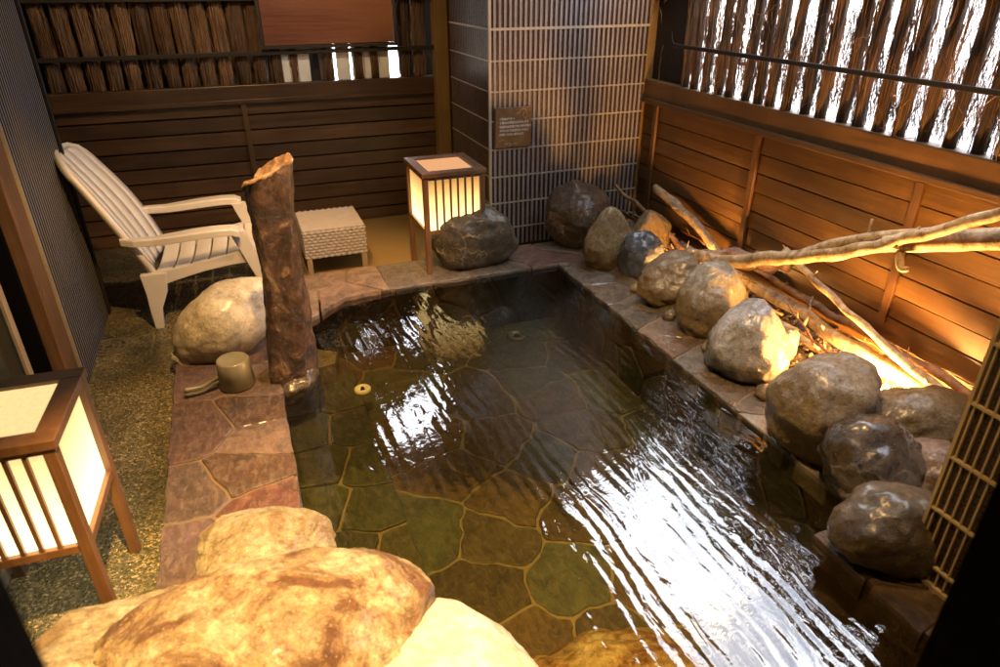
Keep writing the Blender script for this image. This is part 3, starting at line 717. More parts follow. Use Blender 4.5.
    for k in range(n_s):
        u0 = -.86 + k * 1.72 / n_s + .010; u1 = -.86 + (k + 1) * 1.72 / n_s - .010
        bm = bmesh.new(); rows = []
        m = 22
        for j in range(m + 1):
            v_ = .02 + .93 * j / m
            r_ = []
            for uu in (u0, (u0 + u1) / 2, u1): r_.append(backpt(uu, v_))
            rows.append([bm.verts.new(p) for p in r_] + [bm.verts.new(p + V((-.014, 0, -.006))) for p in r_[::-1]])
        for j in range(m):
            for q in range(6): bm.faces.new((rows[j][q], rows[j][(q + 1) % 6], rows[j + 1][(q + 1) % 6], rows[j + 1][q]))
        bm.faces.new(rows[0]); bm.faces.new(rows[-1][::-1])
        link('back_slat', bm, mt, g, True)
    bm = bmesh.new()   # rim frame around the back
    rim = [(-1, v_ / 20) for v_ in range(0, 20)] + [(u_ / 8, 1) for u_ in range(-7, 8)] + [(1, v_ / 20) for v_ in range(19, -1, -1)]
    pts = [backpt(u_, min(v_, .995)) for u_, v_ in rim]
    rows = []
    cen = backpt(0, .5)
    for i, p in enumerate(pts):
        u_, v_ = rim[i]
        q = backpt(u_ * .84, min(v_, .95) if abs(u_) < 1 else min(v_, .93))
        rows.append([bm.verts.new(w_) for w_ in (p + V((.006, 0, 0)), q + V((.001, 0, 0)), q + V((-.016, 0, -.004)), p + V((-.035, 0, -.012)))])
    for j in range(len(rows) - 1):
        for q in range(4): bm.faces.new((rows[j][q], rows[j][(q + 1) % 4], rows[j + 1][(q + 1) % 4], rows[j + 1][q]))
    bm.faces.new(rows[0]); bm.faces.new(rows[-1][::-1])
    link('back_frame', bm, mt, g, True)
    return g
make_chair()

# ------------------------------------------------------------------ rattan side table
g = thing('rattan_side_table', 'low square woven rattan side table behind the stump', 'side table', (.30, 4.42, -.08))
bm = bmesh.new()
W, D, Ht = .41, .46, .345
nw = 20
for k in range(nw):        # top strips along y, over/under weave
    x0 = W * k / nw + .001; x1 = W * (k + 1) / nw - .001
    rows = []
    for j in range(25):
        y = D * j / 24; z = Ht + .0025 * (1 if (j + k) % 2 else -1)
        rows.append([bm.verts.new((x0, y, z)), bm.verts.new((x1, y, z))])
    for j in range(24): bm.faces.new((rows[j][0], rows[j][1], rows[j + 1][1], rows[j + 1][0]))
box(bm, .004, W - .004, .004, D - .004, Ht - .02, Ht - .004)
link('table_top', bm, M['wicker'], g)
bm = bmesh.new()
def weave(p0, d, n, length):
    rows_ = 9; hgt = .19; m = int(length / .02)
    for r_ in range(rows_):
        z0 = Ht - .004 - hgt * (r_ + 1) / rows_ + .001; z1 = Ht - .004 - hgt * r_ / rows_ - .001
        pr = []
        for j in range(m * 3 + 1):
            s = j / (m * 3) * length; off = .005 * math.sin(math.pi * s / .02 + r_ * math.pi)
            q = V(p0) + V(d) * s + V(n) * off
            pr.append((bm.verts.new((q.x, q.y, z0)), bm.verts.new((q.x + n[0] * .003, q.y + n[1] * .003, (z0 + z1) / 2)), bm.verts.new((q.x, q.y, z1))))
        for j in range(m * 3):
            bm.faces.new((pr[j][0], pr[j + 1][0], pr[j + 1][1], pr[j][1])); bm.faces.new((pr[j][1], pr[j + 1][1], pr[j + 1][2], pr[j][2]))
weave((0, 0, 0), (1, 0, 0), (0, -1, 0), W); weave((0, D, 0), (0, -1, 0), (-1, 0, 0), D); weave((W, 0, 0), (0, 1, 0), (1, 0, 0), D); weave((W, D, 0), (-1, 0, 0), (0, 1, 0), W)
box(bm, .008, W - .008, .008, D - .008, Ht - .19, Ht - .021)
link('woven_skirt', bm, M['wicker'], g)
for sx in (0, 1):
    for sy in (0, 1):
        x0 = sx * (W - .042) + .004; y0 = sy * (D - .042) + .004
        boxo('leg', (x0, x0 + .035, y0, y0 + .035, 0, Ht - .191), mat_wood('table_leg', (.20, .14, .08), (.32, .24, .15), 'Z', .5) if not (sx or sy) else bpy.data.materials['table_leg'], g, .003)

# ------------------------------------------------------------------ brushwood bundles
def bundle_mesh(name, z0, z1, seed, r=.050, nt=90, rcore=.030, tw=.0019, stray=.05):
    rnd = random.Random(seed); bm = bmesh.new(); H = z1 - z0
    tube(bm, [(0, 0, z0 + H * i / 8) for i in range(9)], [rcore * (1 + .12 * noise.noise(V((i, seed, 0)))) for i in range(9)], 10, True, .25, seed)
    for f_ in bm.faces: f_.material_index = 1
    nf = len(bm.faces)
    for k in range(nt):
        a0 = rnd.uniform(0, 6.283); rr0 = r * rnd.uniform(.6, 1.0); a1 = a0 + rnd.uniform(-.8, .8); rr1 = r * rnd.uniform(.6, 1.0)
        s0 = max(0, rnd.uniform(-.4, .7)); s1 = min(1, s0 + rnd.uniform(.4, 1.0)); m = 7
        bow = rnd.uniform(-.006, .006); pts = []
        st = rnd.random() < stray
        for i in range(m):
            q = i / (m - 1); a_ = a0 + (a1 - a0) * q; rr = rr0 + (rr1 - rr0) * q + bow * math.sin(math.pi * q) * 2 + (.035 * q * q if st else 0)
            pts.append((math.cos(a_) * rr + rnd.uniform(-.0015, .0015), math.sin(a_) * rr + rnd.uniform(-.0015, .0015), z0 + H * (s0 + (s1 - s0) * q)))
        tube(bm, pts, rnd.uniform(.5, 1.6) * tw, 3, False)
    me = bpy.data.meshes.new(name); bm.to_mesh(me); bm.free(); me.materials.append(M['twig']); me.materials.append(M['core'])
    for p in me.polygons: p.use_smooth = True
    return me
bmesh_back = [bundle_mesh('brushwood_bundle', 1.046, 1.78, s, r=.050, nt=170, rcore=.041, stray=.05) for s in range(4)]
bmesh_right = [bundle_mesh('brushwood_bundle', 1.083, 1.76, s + 10, r=.036, nt=60, rcore=.027, tw=.0015, stray=.16) for s in range(5)]

def put(me, loc, rz, parent, name='brushwood_bundle'):
    o = bpy.data.objects.new(name, me); C.objects.link(o); o.parent = parent; o.location = loc; o.rotation_euler = (0, 0, rz); return o

# ---- back fence
bf = thing('rear_fence', 'dark horizontal board fence topped with brown brushwood bundles', 'fence', (0, 5.6, 0))
X0, X1 = -1.30, 1.62
zs = [-.08, .02, .14, .26, .38, .49, .605, .72, .83, .925]
rnd = random.Random(5)
for i in range(len(zs) - 1):
    bm = bmesh.new(); z0, z1 = zs[i] + .006, zs[i + 1] - .007
    for (a_, b_) in ((X0, .075), (.105, X1)):
        vs = [bm.verts.new(p) for p in ((a_, -.006, z0), (b_, -.006, z0), (b_, -.004, z1), (a_, -.004, z1), (a_, .03, z0), (b_, .03, z0), (b_, .03, z1), (a_, .03, z1))]
        for f_ in ((0, 1, 2, 3), (5, 4, 7, 6), (0, 4, 5, 1), (3, 2, 6, 7), (0, 3, 7, 4), (1, 5, 6, 2)): bm.faces.new([vs[q] for q in f_])
    link('board', bm, M['wood_back'], bf)
boxo('cap_board', (X0, X1, -.035, .045, .925, 1.045), M['wood_back'], bf, .006)
boxo('ledge', (X0, 1.55, -.045, -.0355, .915, .945), M['wood_back'], bf, .003)
boxo('light_stop_board', (X0, X1, .032, .05, -.1, .924), M['dark'], bf)  # dark sheet added so no outside light leaks between the boards
boxo('batten', (.072, .108, -.034, -.0125, -.08, .912), M['batten_d'], bf, .003)
boxo('rail', (X0, X1, -.075, -.058, 1.245, 1.275), M['dark'], bf, .004)
boxo('top_rail', (X0, X1, -.085, .09, 1.60, 1.66), M['dark'], bf, .004)
grey_x = [.43, .56, .86, 1.04, 1.165, 1.27]
x = -1.08; i = 0
while x < 1.50:
    if not any(abs(x - q) < .055 for q in grey_x):
        put(bmesh_back[i % 4], (x, .018, 0), i * 1.7, bf)
    x += .121; i += 1
for q in grey_x[:5]:
    boxo('grey_slat', (q - .054, q + .047, -.012, .012, 1.046, 1.59), M['greyslat'], bf, .004)
bm = bmesh.new()  # boards added behind and above, blocking light and narrowing the mirrored bright patch
box(bm, X0, .36, .10, .12, .9, 2.6); box(bm, X0, 1.0, .121, .14, 1.61, 2.6); box(bm, 1.46, 1.66, .121, .14, 1.61, 2.6)
box(bm, .58, .80, .10, .12, .9, 1.6); box(bm, 1.345, 1.66, .10, .12, .9, 1.62)
link('light_stop_board', bm, M['dark'], bf)
pn = thing('hanging_panel', 'reddish brown lacquered board hung high on the rear fence', 'panel', (.765, 5.50, 1.29))
boxo('board', (-.465, .475, 0, .02, .02, .62), M['panel'], pn, .003)
boxo('frame', (-.49, .50, -.006, .021, -.005, .0185), M['dark'], pn, .003)
boxo('frame', (-.492, -.467, -.007, .022, .019, .63), M['dark'], pn, .003)
boxo('frame', (.477, .502, -.007, .022, .019, .63), M['dark'], pn, .003)

o = boxo('light_gap_filler', (1.6605, 1.80, 5.405, 5.56, -.1, 2.6), M['dark']); tag(o, 'dark narrow filler added to block the bright gap between golden post and pillar', 'board')  # added to shut out sky light between post and pillar
# ---- right fence
rf = thing('side_fence', 'warm lapped cedar board fence topped with backlit brushwood bundles', 'fence', (2.9, 0, 0))
Y0, Y1 = .95, 4.62
zr = [-.10, .0, .128, .245, .361, .468, .587, .700, .813, .934]
bats = [1.05, 2.155, 3.25, 4.35]
for i in range(len(zr) - 1):
    bm = bmesh.new(); z0, z1 = zr[i] + .004, zr[i + 1] - .005; jj = .004 * (i % 2)
    vs = [bm.verts.new(p) for p in ((-.014 + jj, Y0, z0), (-.014 + jj, Y1, z0), (-.008 + jj, Y1, z1), (-.008 + jj, Y0, z1), (.035, Y0, z0), (.035, Y1, z0), (.035, Y1, z1), (.035, Y0, z1))]
    for f_ in ((0, 1, 2, 3), (5, 4, 7, 6), (0, 4, 5, 1), (3, 2, 6, 7), (0, 3, 7, 4), (1, 5, 6, 2)): bm.faces.new([vs[q] for q in f_])
    link('board', bm, M['wood_right'], rf)
boxo('cap_board', (-.030, .06, Y0, Y1, .945, 1.082), M['cap_right'], rf, .006)
boxo('light_stop_board', (.037, .055, Y0, Y1, -.1, .944), M['dark'], rf)  # added dark sheet, stops daylight showing through the board joints
boxo('ledge', (-.046, -.0305, Y0, Y1, .925, .958), M['cap_right'], rf, .004)
for y in bats: boxo('batten', (-.036, -.016, y - .022, y + .022, .2 if y > 2 and y < 3 else -.08, .922), M['batten'], rf, .003)
boxo('rail', (-.060, -.042, Y0, 4.18, 1.325, 1.350), M['dark'], rf, .004)
boxo('top_rail', (-.05, .07, Y0, Y1, 1.735, 1.785), M['dark'], rf, .004)
y = 1.0; i = 0; rnd = random.Random(9)
while y < 4.12:
    o = put(bmesh_right[i % 5], (.012, y + rnd.uniform(-.008, .008), 0), i * 2.1, rf); o.rotation_euler.x = R(rnd.uniform(-.8, .8))
    y += .124; i += 1
# fine brush between the bundles, thinning upward
bm = bmesh.new(); rnd = random.Random(19)
for k in range(4200):
    y = rnd.uniform(1.0, 4.1); z = 1.084 + abs(rnd.gauss(0, .24)); ln = rnd.uniform(.04, .18); x = .035 + rnd.uniform(-.012, .03)
    d = V((rnd.uniform(-.2, .2), rnd.uniform(-.45, .45), 1)).normalized()
    p = V((x, y, z)); tube(bm, [p, p + d * ln * .5 + V((0, rnd.uniform(-.006, .006), 0)), p + d * ln], rnd.uniform(.0008, .0019), 3, False)
for k in range(60):   # stray hair-thin twigs on the room side
    y = rnd.uniform(1.6, 4.4); z = rnd.uniform(1.1, 1.75); x = -.03; p = V((x, y, z)); a_ = rnd.uniform(0, 6.28); ln = rnd.uniform(.1, .25); pts = []
    for q in range(7):
        pts.append(p.copy()); a_ += rnd.uniform(-.45, .45); p = p + V((rnd.uniform(-.006, .004), math.cos(a_), math.sin(a_))) * ln / 6 * V((1, 1, 1)).length / 1.732
    tube(bm, pts, .0013, 3, False)
o = link('loose_brush', bm, M['twig'], rf); o['kind'] = 'stuff'

# ---- corner posts
o = boxo('corner_post', (2.862, 3.022, 4.535, 4.66, -.1, 2.6), M['post_gold'], None, .004); tag(o, 'golden timber post right of the ribbed pillar', 'post')
o = boxo('corner_post', (1.558, 1.660, 5.47, 5.585, -.1, 2.6), M['post_gold'], None, .004); tag(o, 'golden timber post between rear fence and ribbed pillar', 'post')

# ------------------------------------------------------------------ ribbed tile pillar
def ribs(bm, length, z0, z1, pitch, w, proj):
    n = int(length / pitch)
    for k in range(n):
        x = pitch * (k + .5) + (length - n * pitch) / 2
        box(bm, x - w / 2, x + w / 2, -proj, .004, z0, z1)
pil = thing('ribbed_pillar', 'square pillar clad in dark tile with pale vertical ribs', 'pillar', (1.655, 4.52, 0))
PW, PD = 1.20, .88
boxo('core', (0, PW, 0, PD, -.1, 2.6), M['bar_in'], pil)
bm = bmesh.new(); ribs(bm, PW - .02, -.05, 2.6, .0366, .0165, .008); bmesh.ops.translate(bm, verts=bm.verts, vec=(.01, 0, 0)); link('rib_cladding', bm, M['bar'], pil)
Ml = Matrix.Translation((0, PD, 0)) @ Matrix.Rotation(R(-90), 4, 'Z')
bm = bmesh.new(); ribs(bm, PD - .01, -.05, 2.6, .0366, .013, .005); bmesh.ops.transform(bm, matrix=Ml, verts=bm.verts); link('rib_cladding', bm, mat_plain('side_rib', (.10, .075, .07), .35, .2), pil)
bm = bmesh.new(); bm2 = bmesh.new()
for k in range(13):
    z = .082 + .1945 * k
    th = .008 if k == 7 else .0045
    box(bm, -.010, PW, -.011, .003, z - th, z + th)
    box(bm2, 0, PD, -.0075, .003, z - th * .7, z + th * .7)
bmesh.ops.transform(bm2, matrix=Ml, verts=bm2.verts)
link('grout_line', bm, M['rail'], pil); link('grout_line', bm2, M['rail'], pil)
boxo('corner_trim', (-.012, .006, -.012, .006, -.05, 2.6), M['rail'], pil)
# plaque with writing
pq = thing('notice_plaque', 'small brown wooden plaque with white lettering on the ribbed pillar', 'sign', (1.82, 4.497, .815))
t = NT('plaque_wood'); v = t.coords((1, 1, 1)); k_ = t.noise(v, 6, 4, .6, .5)
pm = t.bsdf(t.mix(t.val(k_, .35, .65), (.06, .028, .012), (.19, .10, .03)), .45)
boxo('board', (-.135, .135, 0, .012, -.137, .137), pm, pq, .003)
ink = mat_plain('plaque_ink', (.75, .68, .55), .6)
bm = bmesh.new()
for k, s_ in enumerate(['ご利用の皆様へ', '冬季は大変足元が冷えます', '浴槽内は段差があり床が滑り', 'やすいのでお足元に十分ご', '注意くださいますよう']):
    cu = bpy.data.curves.new('lettering', 'FONT'); cu.body = s_; cu.size = .0185 if k else .0165; cu.offset = .0005; cu.resolution_u = 2
    o = bpy.data.objects.new('lettering', cu); C.objects.link(o)
    bpy.context.view_layer.update()
    me_ = bpy.data.meshes.new_from_object(o.evaluated_get(bpy.context.evaluated_depsgraph_get()))
    me_.transform(Matrix.Translation((-.108, -.0025, .055 - k * .0265)) @ Matrix.Rotation(R(90), 4, 'X')); bm.from_mesh(me_)
    bpy.data.objects.remove(o); bpy.data.meshes.remove(me_)
link('lettering', bm, ink, pq)
bm = bmesh.new()   # line drawings: a leaf upper right, steam curls lower left
def curve2(pts, r_=.0013):
    p_, rr_ = spline([(x, -.002, z) for x, z in pts], [r_] * len(pts), 6); tube(bm, p_, rr_, 5)
curve2([(.04, .095), (.06, .12), (.09, .115), (.10, .08), (.085, .06), (.07, .08), (.085, .105)]); curve2([(.085, .06), (.10, .04), (.105, .02)]); curve2([(.02, .09), (.035, .10), (.045, .085)])
curve2([(-.11, -.09), (-.085, -.08), (-.06, -.09), (-.055, -.11), (-.075, -.105)]); curve2([(-.06, -.118), (-.04, -.105), (-.02, -.115), (-.035, -.125)]); curve2([(0, -.115), (.015, -.108), (.03, -.115)])
link('drawing', bm, mat_plain('plaque_line', (.5, .38, .22), .6), pq)

# ------------------------------------------------------------------ low barred wall, bottom right
lw = thing('barred_wall', 'dark wall with cream bars beside the near coping', 'wall', (1.862, .30, 0))
boxo('core', (0, .16, .02, .745, -.05, 1.9), M['bar_in'], lw)
Mr = Matrix.Translation((0, .745, 0)) @ Matrix.Rotation(R(-90), 4, 'Z')
bm = bmesh.new(); ribs(bm, .72, -.01, 1.9, .0275, .0062, .009); bmesh.ops.transform(bm, matrix=Mr, verts=bm.verts); link('bar_cladding', bm, mat_plain('cream_bar', (.6, .5, .30), .4, .1), lw)
bm = bmesh.new()
for k in range(10):
    z = .076 + .1945 * k; box(bm, 0, .72, -.013, .003, z - .004, z + .004)
box(bm, 0, .72, -.014, .003, -.01, .012); box(bm, -.004, .006, -.014, .003, -.01, 1.9)
bmesh.ops.transform(bm, matrix=Mr, verts=bm.verts); link('grout_line', bm, bpy.data.materials['cream_bar'], lw)

# ------------------------------------------------------------------ left side: glass door, post, ribbed panel
gd = thing('glass_door', 'dark glass sliding door with a pale metal edge', 'door', (-1.02, .5, -.08))
t = NT('dark_glass'); p = t.bsdf((.012, .018, .014), .08, None, Coat_Weight=.3)
boxo('pane', (-.008, .004, .05, 2.56, .06, 2.3), p, gd)
pale = mat_plain('pale_frame', (.30, .26, .20), .35, .15, metal=.2)
boxo('frame', (-.006, .012, 2.575, 2.625, 0, 2.36), pale, gd, .003); boxo('frame', (-.09, .056, 2.69, 2.86, 0, 2.6), M['black'], gd); boxo('frame', (-.01, .04, 0, 2.575, 0, .055), pale, gd, .003); boxo('frame', (-.01, .04, 0, 2.575, 2.31, 2.36), pale, gd, .003); boxo('frame', (-.011, .041, 0, .045, .056, 2.309), pale, gd, .003)  # the black box is added filler standing for the dark gap
boxo('wall_backing', (-.10, -.02, -.05, 2.8, 0, 2.6), M['dark'], gd)
o = boxo('door_post', (-.962, -.905, 3.20, 3.385, -.08, 2.6), mat_wood('door_post_wood', (.05, .024, .012), (.095, .05, .022), 'Z', .5), None, .004); tag(o, 'brown timber post between glass door and ribbed panel', 'post')
rp = thing('ribbed_panel', 'tall panel of fine dark blue vertical ribs beside the chair', 'wall panel', (-.905, 3.388, -.08))
boxo('core', (-.12, -.0056, 0, .95, 0, 2.68), M['bar_matte'], rp)
Mq = Matrix.Rotation(R(90), 4, 'Z')
bm = bmesh.new(); ribs(bm, .93, .0, 2.68, .0366, .019, .0012); bmesh.ops.transform(bm, matrix=Matrix.Translation((-.0058, .01, 0)) @ Mq, verts=bm.verts); link('rib_cladding', bm, M['bar_blue'], rp)
boxo('edge_strip', (-.02, .012, -.002, .008, 0, 2.68), pale, rp)
boxo('edge_strip', (-.12, .006, .951, .985, 0, 2.68), M['dark'], rp)
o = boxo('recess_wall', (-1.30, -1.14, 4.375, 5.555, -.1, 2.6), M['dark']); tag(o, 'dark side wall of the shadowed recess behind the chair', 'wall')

# ------------------------------------------------------------------ bathhouse behind the camera, roof, outer walls
bh = thing('bathhouse', 'dark bathhouse porch with two black posts at the near side', 'building', (0, 0, 0))
boxo('porch_post', (-.36, -.208, .32, .45, -.15, 2.60), M['black'], bh); boxo('porch_post', (.926, 1.08, .32, .45, -.15, 2.60), M['black'], bh)
bm = bmesh.new()
box(bm, -3, 4.4, -1.5, -1.35, -.15, 8.0); box(bm, -3.1, -3.001, -1.5, .44, -.15, 2.6); box(bm, 4.401, 4.5, -1.5, .44, -.15, 2.6)  # unseen tall wall, its height raised to keep the sun out
link('wall', bm, M['dark'], bh)
boxo('room_floor', (-3, 4.4, -1.35, .45, -.155, -.12), M['dark'], bh)
bm = bmesh.new(); box(bm, -1.5, 2.35, .44, 5.85, 2.6, 2.72); box(bm, -1.5, -1.31, .44, 5.85, -.1, 2.599)
box(bm, 2.35, 2.40, .44, 5.85, 2.56, 2.74); box(bm, -3, 4.4, -1.349, .438, 2.601, 2.72)  # unseen porch eave widened to the right to keep sky light out
link('eave', bm, M['dark'], bh)
o = boxo('dark_void_board', (2.930, 2.955, 4.14, 4.534, 1.083, 2.6), M['dark']); tag(o, 'dark upright board added to stand for the dark void beside the golden post', 'board')  # added board that gives the void beside the post its darkness
o = boxo('backdrop_wall', (-6, 9.4, 9.2, 9.4, -.16, 2.6), M['white_wall']); tag(o, 'white wall added outside to whiten the rear fence gaps', 'wall')  # backdrop put in so the gaps show something bright
o = boxo('backdrop_wall', (6.2, 6.4, -3, 9.19, -.16, 2.9), M['white_wall']); tag(o, 'white wall added outside to whiten the side fence gaps', 'wall')  # backdrop added beyond the side fence for the same brightness

# added globe lamp, out of view, for the round spot mirrored in the water
gl_ = thing('added_globe_lamp', 'round glowing globe lamp added out of view under the eave', 'lamp', (2.78, 2.80, 2.42))
t = NT('lit_globe'); e = t.n('ShaderNodeEmission'); e.inputs[0].default_value = (1, .82, .5, 1); e.inputs[1].default_value = 26; t.l(e.outputs[0], t.out.inputs[0])
bm = bmesh.new(); bmesh.ops.create_icosphere(bm, subdivisions=4, radius=.17); link('globe', bm, t.m, gl_, True)
bm = bmesh.new(); tube(bm, [(0, 0, .17), (0, 0, .24), (-.38, 0, .24)], .012, 8); link('bracket', bm, M['iron'], gl_)

# ------------------------------------------------------------------ bed behind the rocks
bm = bmesh.new(); nx, ny = 14, 60
g_ = [[bm.verts.new((2.18 + .75 * i / nx, .95 + 3.6 * j / ny, -.02 + .03 * noise.noise(V((i * .4, j * .3, 2))) + .05 * (i / nx))) for j in range(ny + 1)] for i in range(nx + 1)]
for i in range(nx):
    for j in range(ny): bm.faces.new((g_[i][j], g_[i + 1][j], g_[i + 1][j + 1], g_[i][j + 1]))
struct(link('planting_bed_ground', bm, mat_gravel('bed_gravel', [(0, (.06, .04, .02)), (.5, (.16, .10, .05)), (1, (.34, .24, .14))], 60, .6, 0, 1.0, (.05, .035, .02)), None, True))
bm = bmesh.new(); rnd = random.Random(3)
for k in range(1400):     # pebbles and wood chips
    x = rnd.uniform(2.25, 2.88); y = rnd.uniform(1.2, 4.4); s = rnd.uniform(.006, .016)
    q = Matrix.Translation((x, y, .0 + .05 * (x - 2.18) / .75)) @ Matrix.Rotation(rnd.uniform(0, 6), 4, V((rnd.random(), rnd.random(), rnd.random())).normalized())
    box(bm, -s, s, -s * rnd.uniform(.4, 1), s * .8, -s * .5, s * .5, q)
o = link('gravel_chips', bm, mat_rock('chips', (.16, .10, .05), (.26, .18, .10), (.38, .28, .18), scale=10)); o['kind'] = 'stuff'; o['label'] = 'brown gravel and wood chips scattered behind the rocks'; o['category'] = 'gravel'

# ------------------------------------------------------------------ driftwood
def branch(name, label, path, rad, mat, twigs=(), n=8, seed=0, group=None, wob=.35):
    bm = bmesh.new(); pts, rr = spline(path, rad, n)
    rnd = random.Random(seed)
    pts = [p + V((noise.noise(p * 6 + V((seed, 0, 0))), noise.noise(p * 6 + V((0, seed, 5))), noise.noise(p * 6 + V((9, 0, seed))))) * .022 for p in pts]
    rr = [q * .88 for q in rr]
    tube(bm, pts, rr, 12, True, wob, seed)
    for (tp_, tr_) in twigs:
        q, r_ = spline(tp_, tr_, 5); tube(bm, q, r_, 8, True, .2, seed + 3)
    for k in range(max(3, len(pts) // 5)):      # knots and broken twig stubs
        i = rnd.randrange(1, len(pts) - 1); p = pts[i]; d = V((rnd.uniform(-1, 1), rnd.uniform(-1, 1), rnd.uniform(-.3, 1))).normalized()
        tube(bm, [p, p + d * (rr[i] + .006), p + d * (rr[i] + rnd.uniform(.01, .04))], [rr[i] * .5, rr[i] * .3, rr[i] * .18], 6)
    o = link(name, bm, mat, None, True); return tag(o, label, 'branch', group)
branch('fallen_branch', 'long pale forked branch propped across the bed, brightly underlit', [(2.43, 3.20, .26), (2.50, 2.85, .33), (2.50, 2.45, .50), (2.52, 2.10, .66), (2.52, 1.87, .79), (2.50, 1.66, .93), (2.50, 1.45, 1.06)], [.040, .042, .038, .034, .030, .026, .022], M['branch'],
       [([(2.52, 1.98, .73), (2.575, 1.82, .79), (2.60, 1.6, .87), (2.62, 1.35, .97)], [.036, .042, .044, .046]), ([(2.50, 2.40, .53), (2.53, 2.20, .66), (2.56, 2.0, .76), (2.6, 1.8, .84)], [.028, .026, .02, .016]),
        ([(2.54, 1.92, .74), (2.53, 1.88, .66), (2.54, 1.85, .66)], [.02, .016, .012]), ([(2.56, 2.1, .73), (2.56, 2.1, .80)], [.008, .006])], seed=1)
branch('fallen_branch', 'thick fire lit log lying along the bed behind the rocks', [(2.76, 3.7, .10), (2.74, 3.1, .11), (2.70, 2.5, .12), (2.66, 2.05, .13), (2.70, 1.57, .12)], [.034, .040, .040, .044, .040], M['branch'], seed=2)
branch('fallen_branch', 'straight log between the lit log and the fence boards', [(2.83, 3.35, .16), (2.83, 2.8, .15), (2.82, 2.2, .14), (2.80, 1.55, .14)], [.020, .024, .026, .024], M['branch_d'], seed=3)
branch('fallen_branch', 'slender curved stick leaning from the forked branch to the ground', [(2.68, 2.70, .42), (2.67, 2.45, .37), (2.66, 2.15, .28), (2.66, 1.8, .20), (2.66, 1.5, .13)], [.018, .019, .020, .024, .030], M['branch'], seed=4)
branch('fallen_branch', 'shaded log leaning against the fence near the golden post', [(2.80, 4.15, .37), (2.80, 3.85, .32), (2.78, 3.5, .24), (2.74, 3.2, .16)], [.034, .036, .032, .026], M['branch'], seed=5)
branch('fallen_branch', 'reddish stick running from the pillar foot into the twig heap', [(2.62, 4.42, .34), (2.66, 4.15, .26), (2.70, 3.85, .17), (2.70, 3.45, .09)], [.012, .018, .022, .020], M['branch_d'], seed=6)
branch('fallen_branch', 'thin dark stick low behind the ochre stone', [(2.66, 4.35, .16), (2.68, 4.0, .12), (2.66, 3.6, .07)], [.012, .015, .016], M['branch_d'], seed=7)
branch('fallen_branch', 'short shaggy bark covered log behind the forked branch', [(2.60, 3.28, .19), (2.68, 3.06, .24), (2.76, 2.86, .29), (2.81, 2.74, .31)], [.050, .058, .05, .040], mat_branch('shaggy_bark', (.16, .08, .05), (.28, .17, .11), (.42, .30, .22)), seed=8, wob=.8)
branch('fallen_branch', 'lowest pale stick right behind the rock row', [(2.62, 3.1, .05), (2.62, 2.7, .05), (2.61, 2.35, .05), (2.60, 2.08, .05)], [.020, .024, .026, .022], M['branch'], seed=9)
rnd = random.Random(44)
for k in range(16):
    y = 1.55 + 2.5 * k / 15 + rnd.uniform(-.05, .05); x = rnd.uniform(2.52, 2.84); an = rnd.gauss(1.5, .5); ln = rnd.uniform(.14, .42); z = rnd.uniform(.07, .18)
    d = V((math.cos(an), math.sin(an), rnd.uniform(-.1, .35))) * ln
    x = min(x, 2.86 - max(0, d.x)); bm = bmesh.new(); p = V((x, y, z)); r_ = rnd.uniform(.004, .009)
    q_, rr_ = spline([p, p + d * .35 + V((rnd.uniform(-.02, .02), 0, .01)), p + d * .7, p + d], [r_, r_ * .95, r_ * .8, r_ * .5], 5)
    tube(bm, q_, rr_, 7, True, .3, k)
    tube(bm, [p + d * .6, p + d * .6 + V((rnd.uniform(-.03, .03), .02, .05))], [r_ * .6, r_ * .3], 5)
    tag(link('stick', bm, M['branch'] if k % 2 else M['branch_d'], None, True), 'thin broken stick lying among the logs behind the rocks', 'stick', 'thin sticks among the logs')
small = [(2.20, 3.95, .05), (2.19, 3.33, .045), (2.18, 2.93, .05), (2.15, 2.52, .05), (2.13, 2.06, .055), (2.36, 2.95, .06), (2.33, 2.05, .06), (2.17, 1.56, .04), (2.42, 3.35, .06), (2.02, 1.22, .045)]
for k, (x, y, r_) in enumerate(small):
    rock('small_stone', 'small stone wedged between the boulders along the bath edge', (x, y, .015), r_, r_ * .85, r_ * .7, Rm[['brown', 'tan', 'darkbrown', 'flat'][k % 4]], 60 + k, planes=12, sharp=9, group='small stones between the boulders', sub_=4)
hp = thing('twig_heap', 'small heap of broken twigs and bark glowing behind the rocks', 'twigs', (2.58, 3.45, .05))
bm = bmesh.new(); rnd = random.Random(12)
for k in range(26):
    p = V((rnd.gauss(0, .07), rnd.gauss(0, .12), rnd.uniform(-.02, .06))); d = V((rnd.uniform(-1, 1), rnd.uniform(-1, 1), rnd.uniform(-.1, .7))).normalized() * rnd.uniform(.05, .16)
    tube(bm, [p, p + d * .5 + V((.004, .004, 0)), p + d], [.007, .006, .003], 5)
link('twigs', bm, M['branch'], hp, True)
bm = bmesh.new()
for k in range(14):
    q = Matrix.Translation((rnd.gauss(0, .07), rnd.gauss(0, .09), rnd.uniform(-.03, .02))) @ Matrix.Rotation(rnd.uniform(0, 6), 4, 'Z') @ Matrix.Rotation(rnd.uniform(-.5, .5), 4, 'X')
    box(bm, -.03, .03, -.015, .015, -.004, .004, q)
link('bark_flakes', bm, M['branch'], hp)

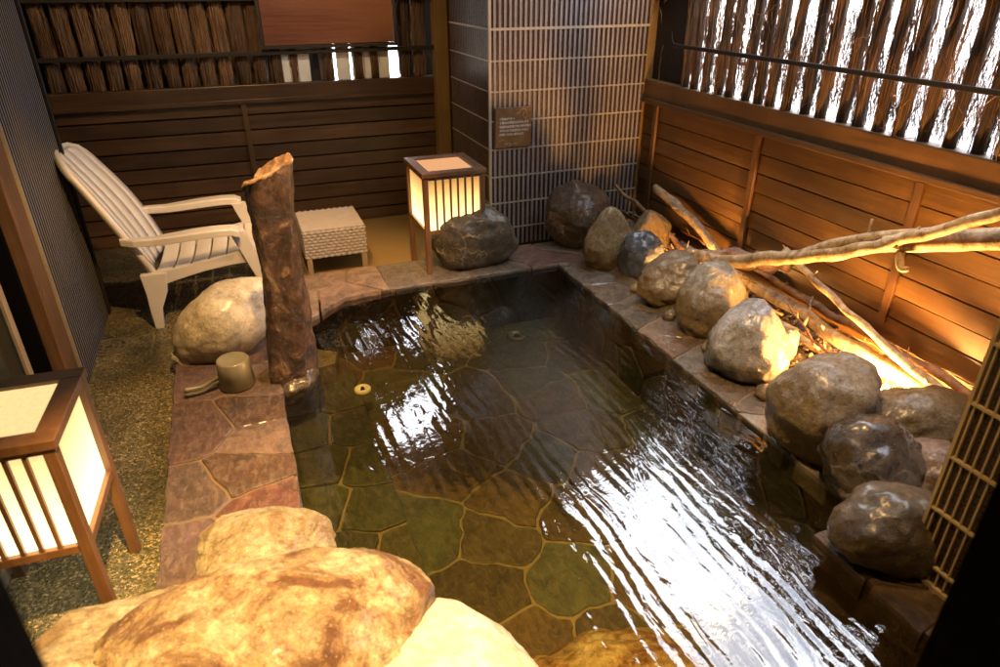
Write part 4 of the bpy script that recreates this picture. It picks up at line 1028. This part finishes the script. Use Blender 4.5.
# ------------------------------------------------------------------ lamps
amber = (1, .46, .11)
lampbody = thing('ground_lamp', 'hidden low ground lamp glaring behind the large boulder', 'lamp', (2.575, 1.87, 0.01))
bm = bmesh.new(); bmesh.ops.create_cone(bm, segments=20, radius1=.035, radius2=.045, depth=.04, cap_ends=True); bmesh.ops.translate(bm, verts=bm.verts, vec=(0, 0, .02)); link('housing', bm, M['iron'], lampbody)
t = NT('lamp_lens'); e = t.n('ShaderNodeEmission'); e.inputs[0].default_value = (1, .7, .35, 1); e.inputs[1].default_value = 40; t.l(e.outputs[0], t.out.inputs[0])
bm = bmesh.new(); bmesh.ops.create_cone(bm, segments=20, radius1=.036, radius2=.030, depth=.008, cap_ends=True); bmesh.ops.translate(bm, verts=bm.verts, vec=(0, 0, .045)); link('lens', bm, t.m, lampbody)
point('ground_lamp_light', (2.575, 1.87, .085), 320, amber, .05)
lb2 = thing('ground_lamp', 'second low ground lamp glowing unseen near the twig heap', 'lamp', (2.50, 3.30, 0.01))  # lamp added out of sight for the glow along the far log
for c_ in lampbody.children:
    o = c_.copy(); C.objects.link(o); o.parent = lb2
point('ground_lamp_light', (2.50, 3.30, .10), 28, amber, .04)
# unseen ceiling spots; front, curb, table inferred from lit stones, the rest added fill
spot('ceiling_spot_front', (.0, .85, 2.5), (.15, 1.30, 0), 1400, 60, (1, .60, .21), .03)
spot('fill_spot_water', (.35, .75, 2.5), (.72, 1.0, -.3), 420, 34, (1, .52, .17), .03, .8)  # added for the orange glow under the near water
spot('fill_spot_pool', (1.0, 2.3, 2.5), (1.1, 2.9, -.3), 190, 74, (1, .66, .34), .04, .9)  # added to lighten the middle and far pool floor
spot('fill_spot_near', (1.2, .8, 2.45), (1.80, 1.02, 0), 60, 30, (1, .56, .2), .03, .8)  # added to brighten the dark near coping
spot('ceiling_spot_curb', (.15, 2.3, 2.5), (-.15, 3.6, 0), 430, 64, (1, .56, .20), .03)
spot('ceiling_spot_table', (.75, 2.9, 2.5), (.45, 4.1, 0), 220, 44, (1, .56, .24), .03)

spot('fill_spot_fence', (.1, 3.9, 2.5), (.1, 5.6, 1.0), 110, 110, (1, .62, .28), .05)  # added to bring up the rear boards and bundles
spot('fill_spot_rocks', (1.2, 1.6, 2.5), (2.1, 2.1, 0), 230, 58, (1, .60, .24), .05)  # added warm fill on the right-hand boulders

# ------------------------------------------------------------------ render
S.view_settings.view_transform = 'Standard'; S.view_settings.look = 'None'; S.view_settings.exposure = 0
S.cycles.use_denoising = True
S.cycles.max_bounces = 8; S.cycles.transparent_max_bounces = 12; S.cycles.sample_clamp_indirect = 6
S.cycles.caustics_reflective = False; S.cycles.caustics_refractive = False
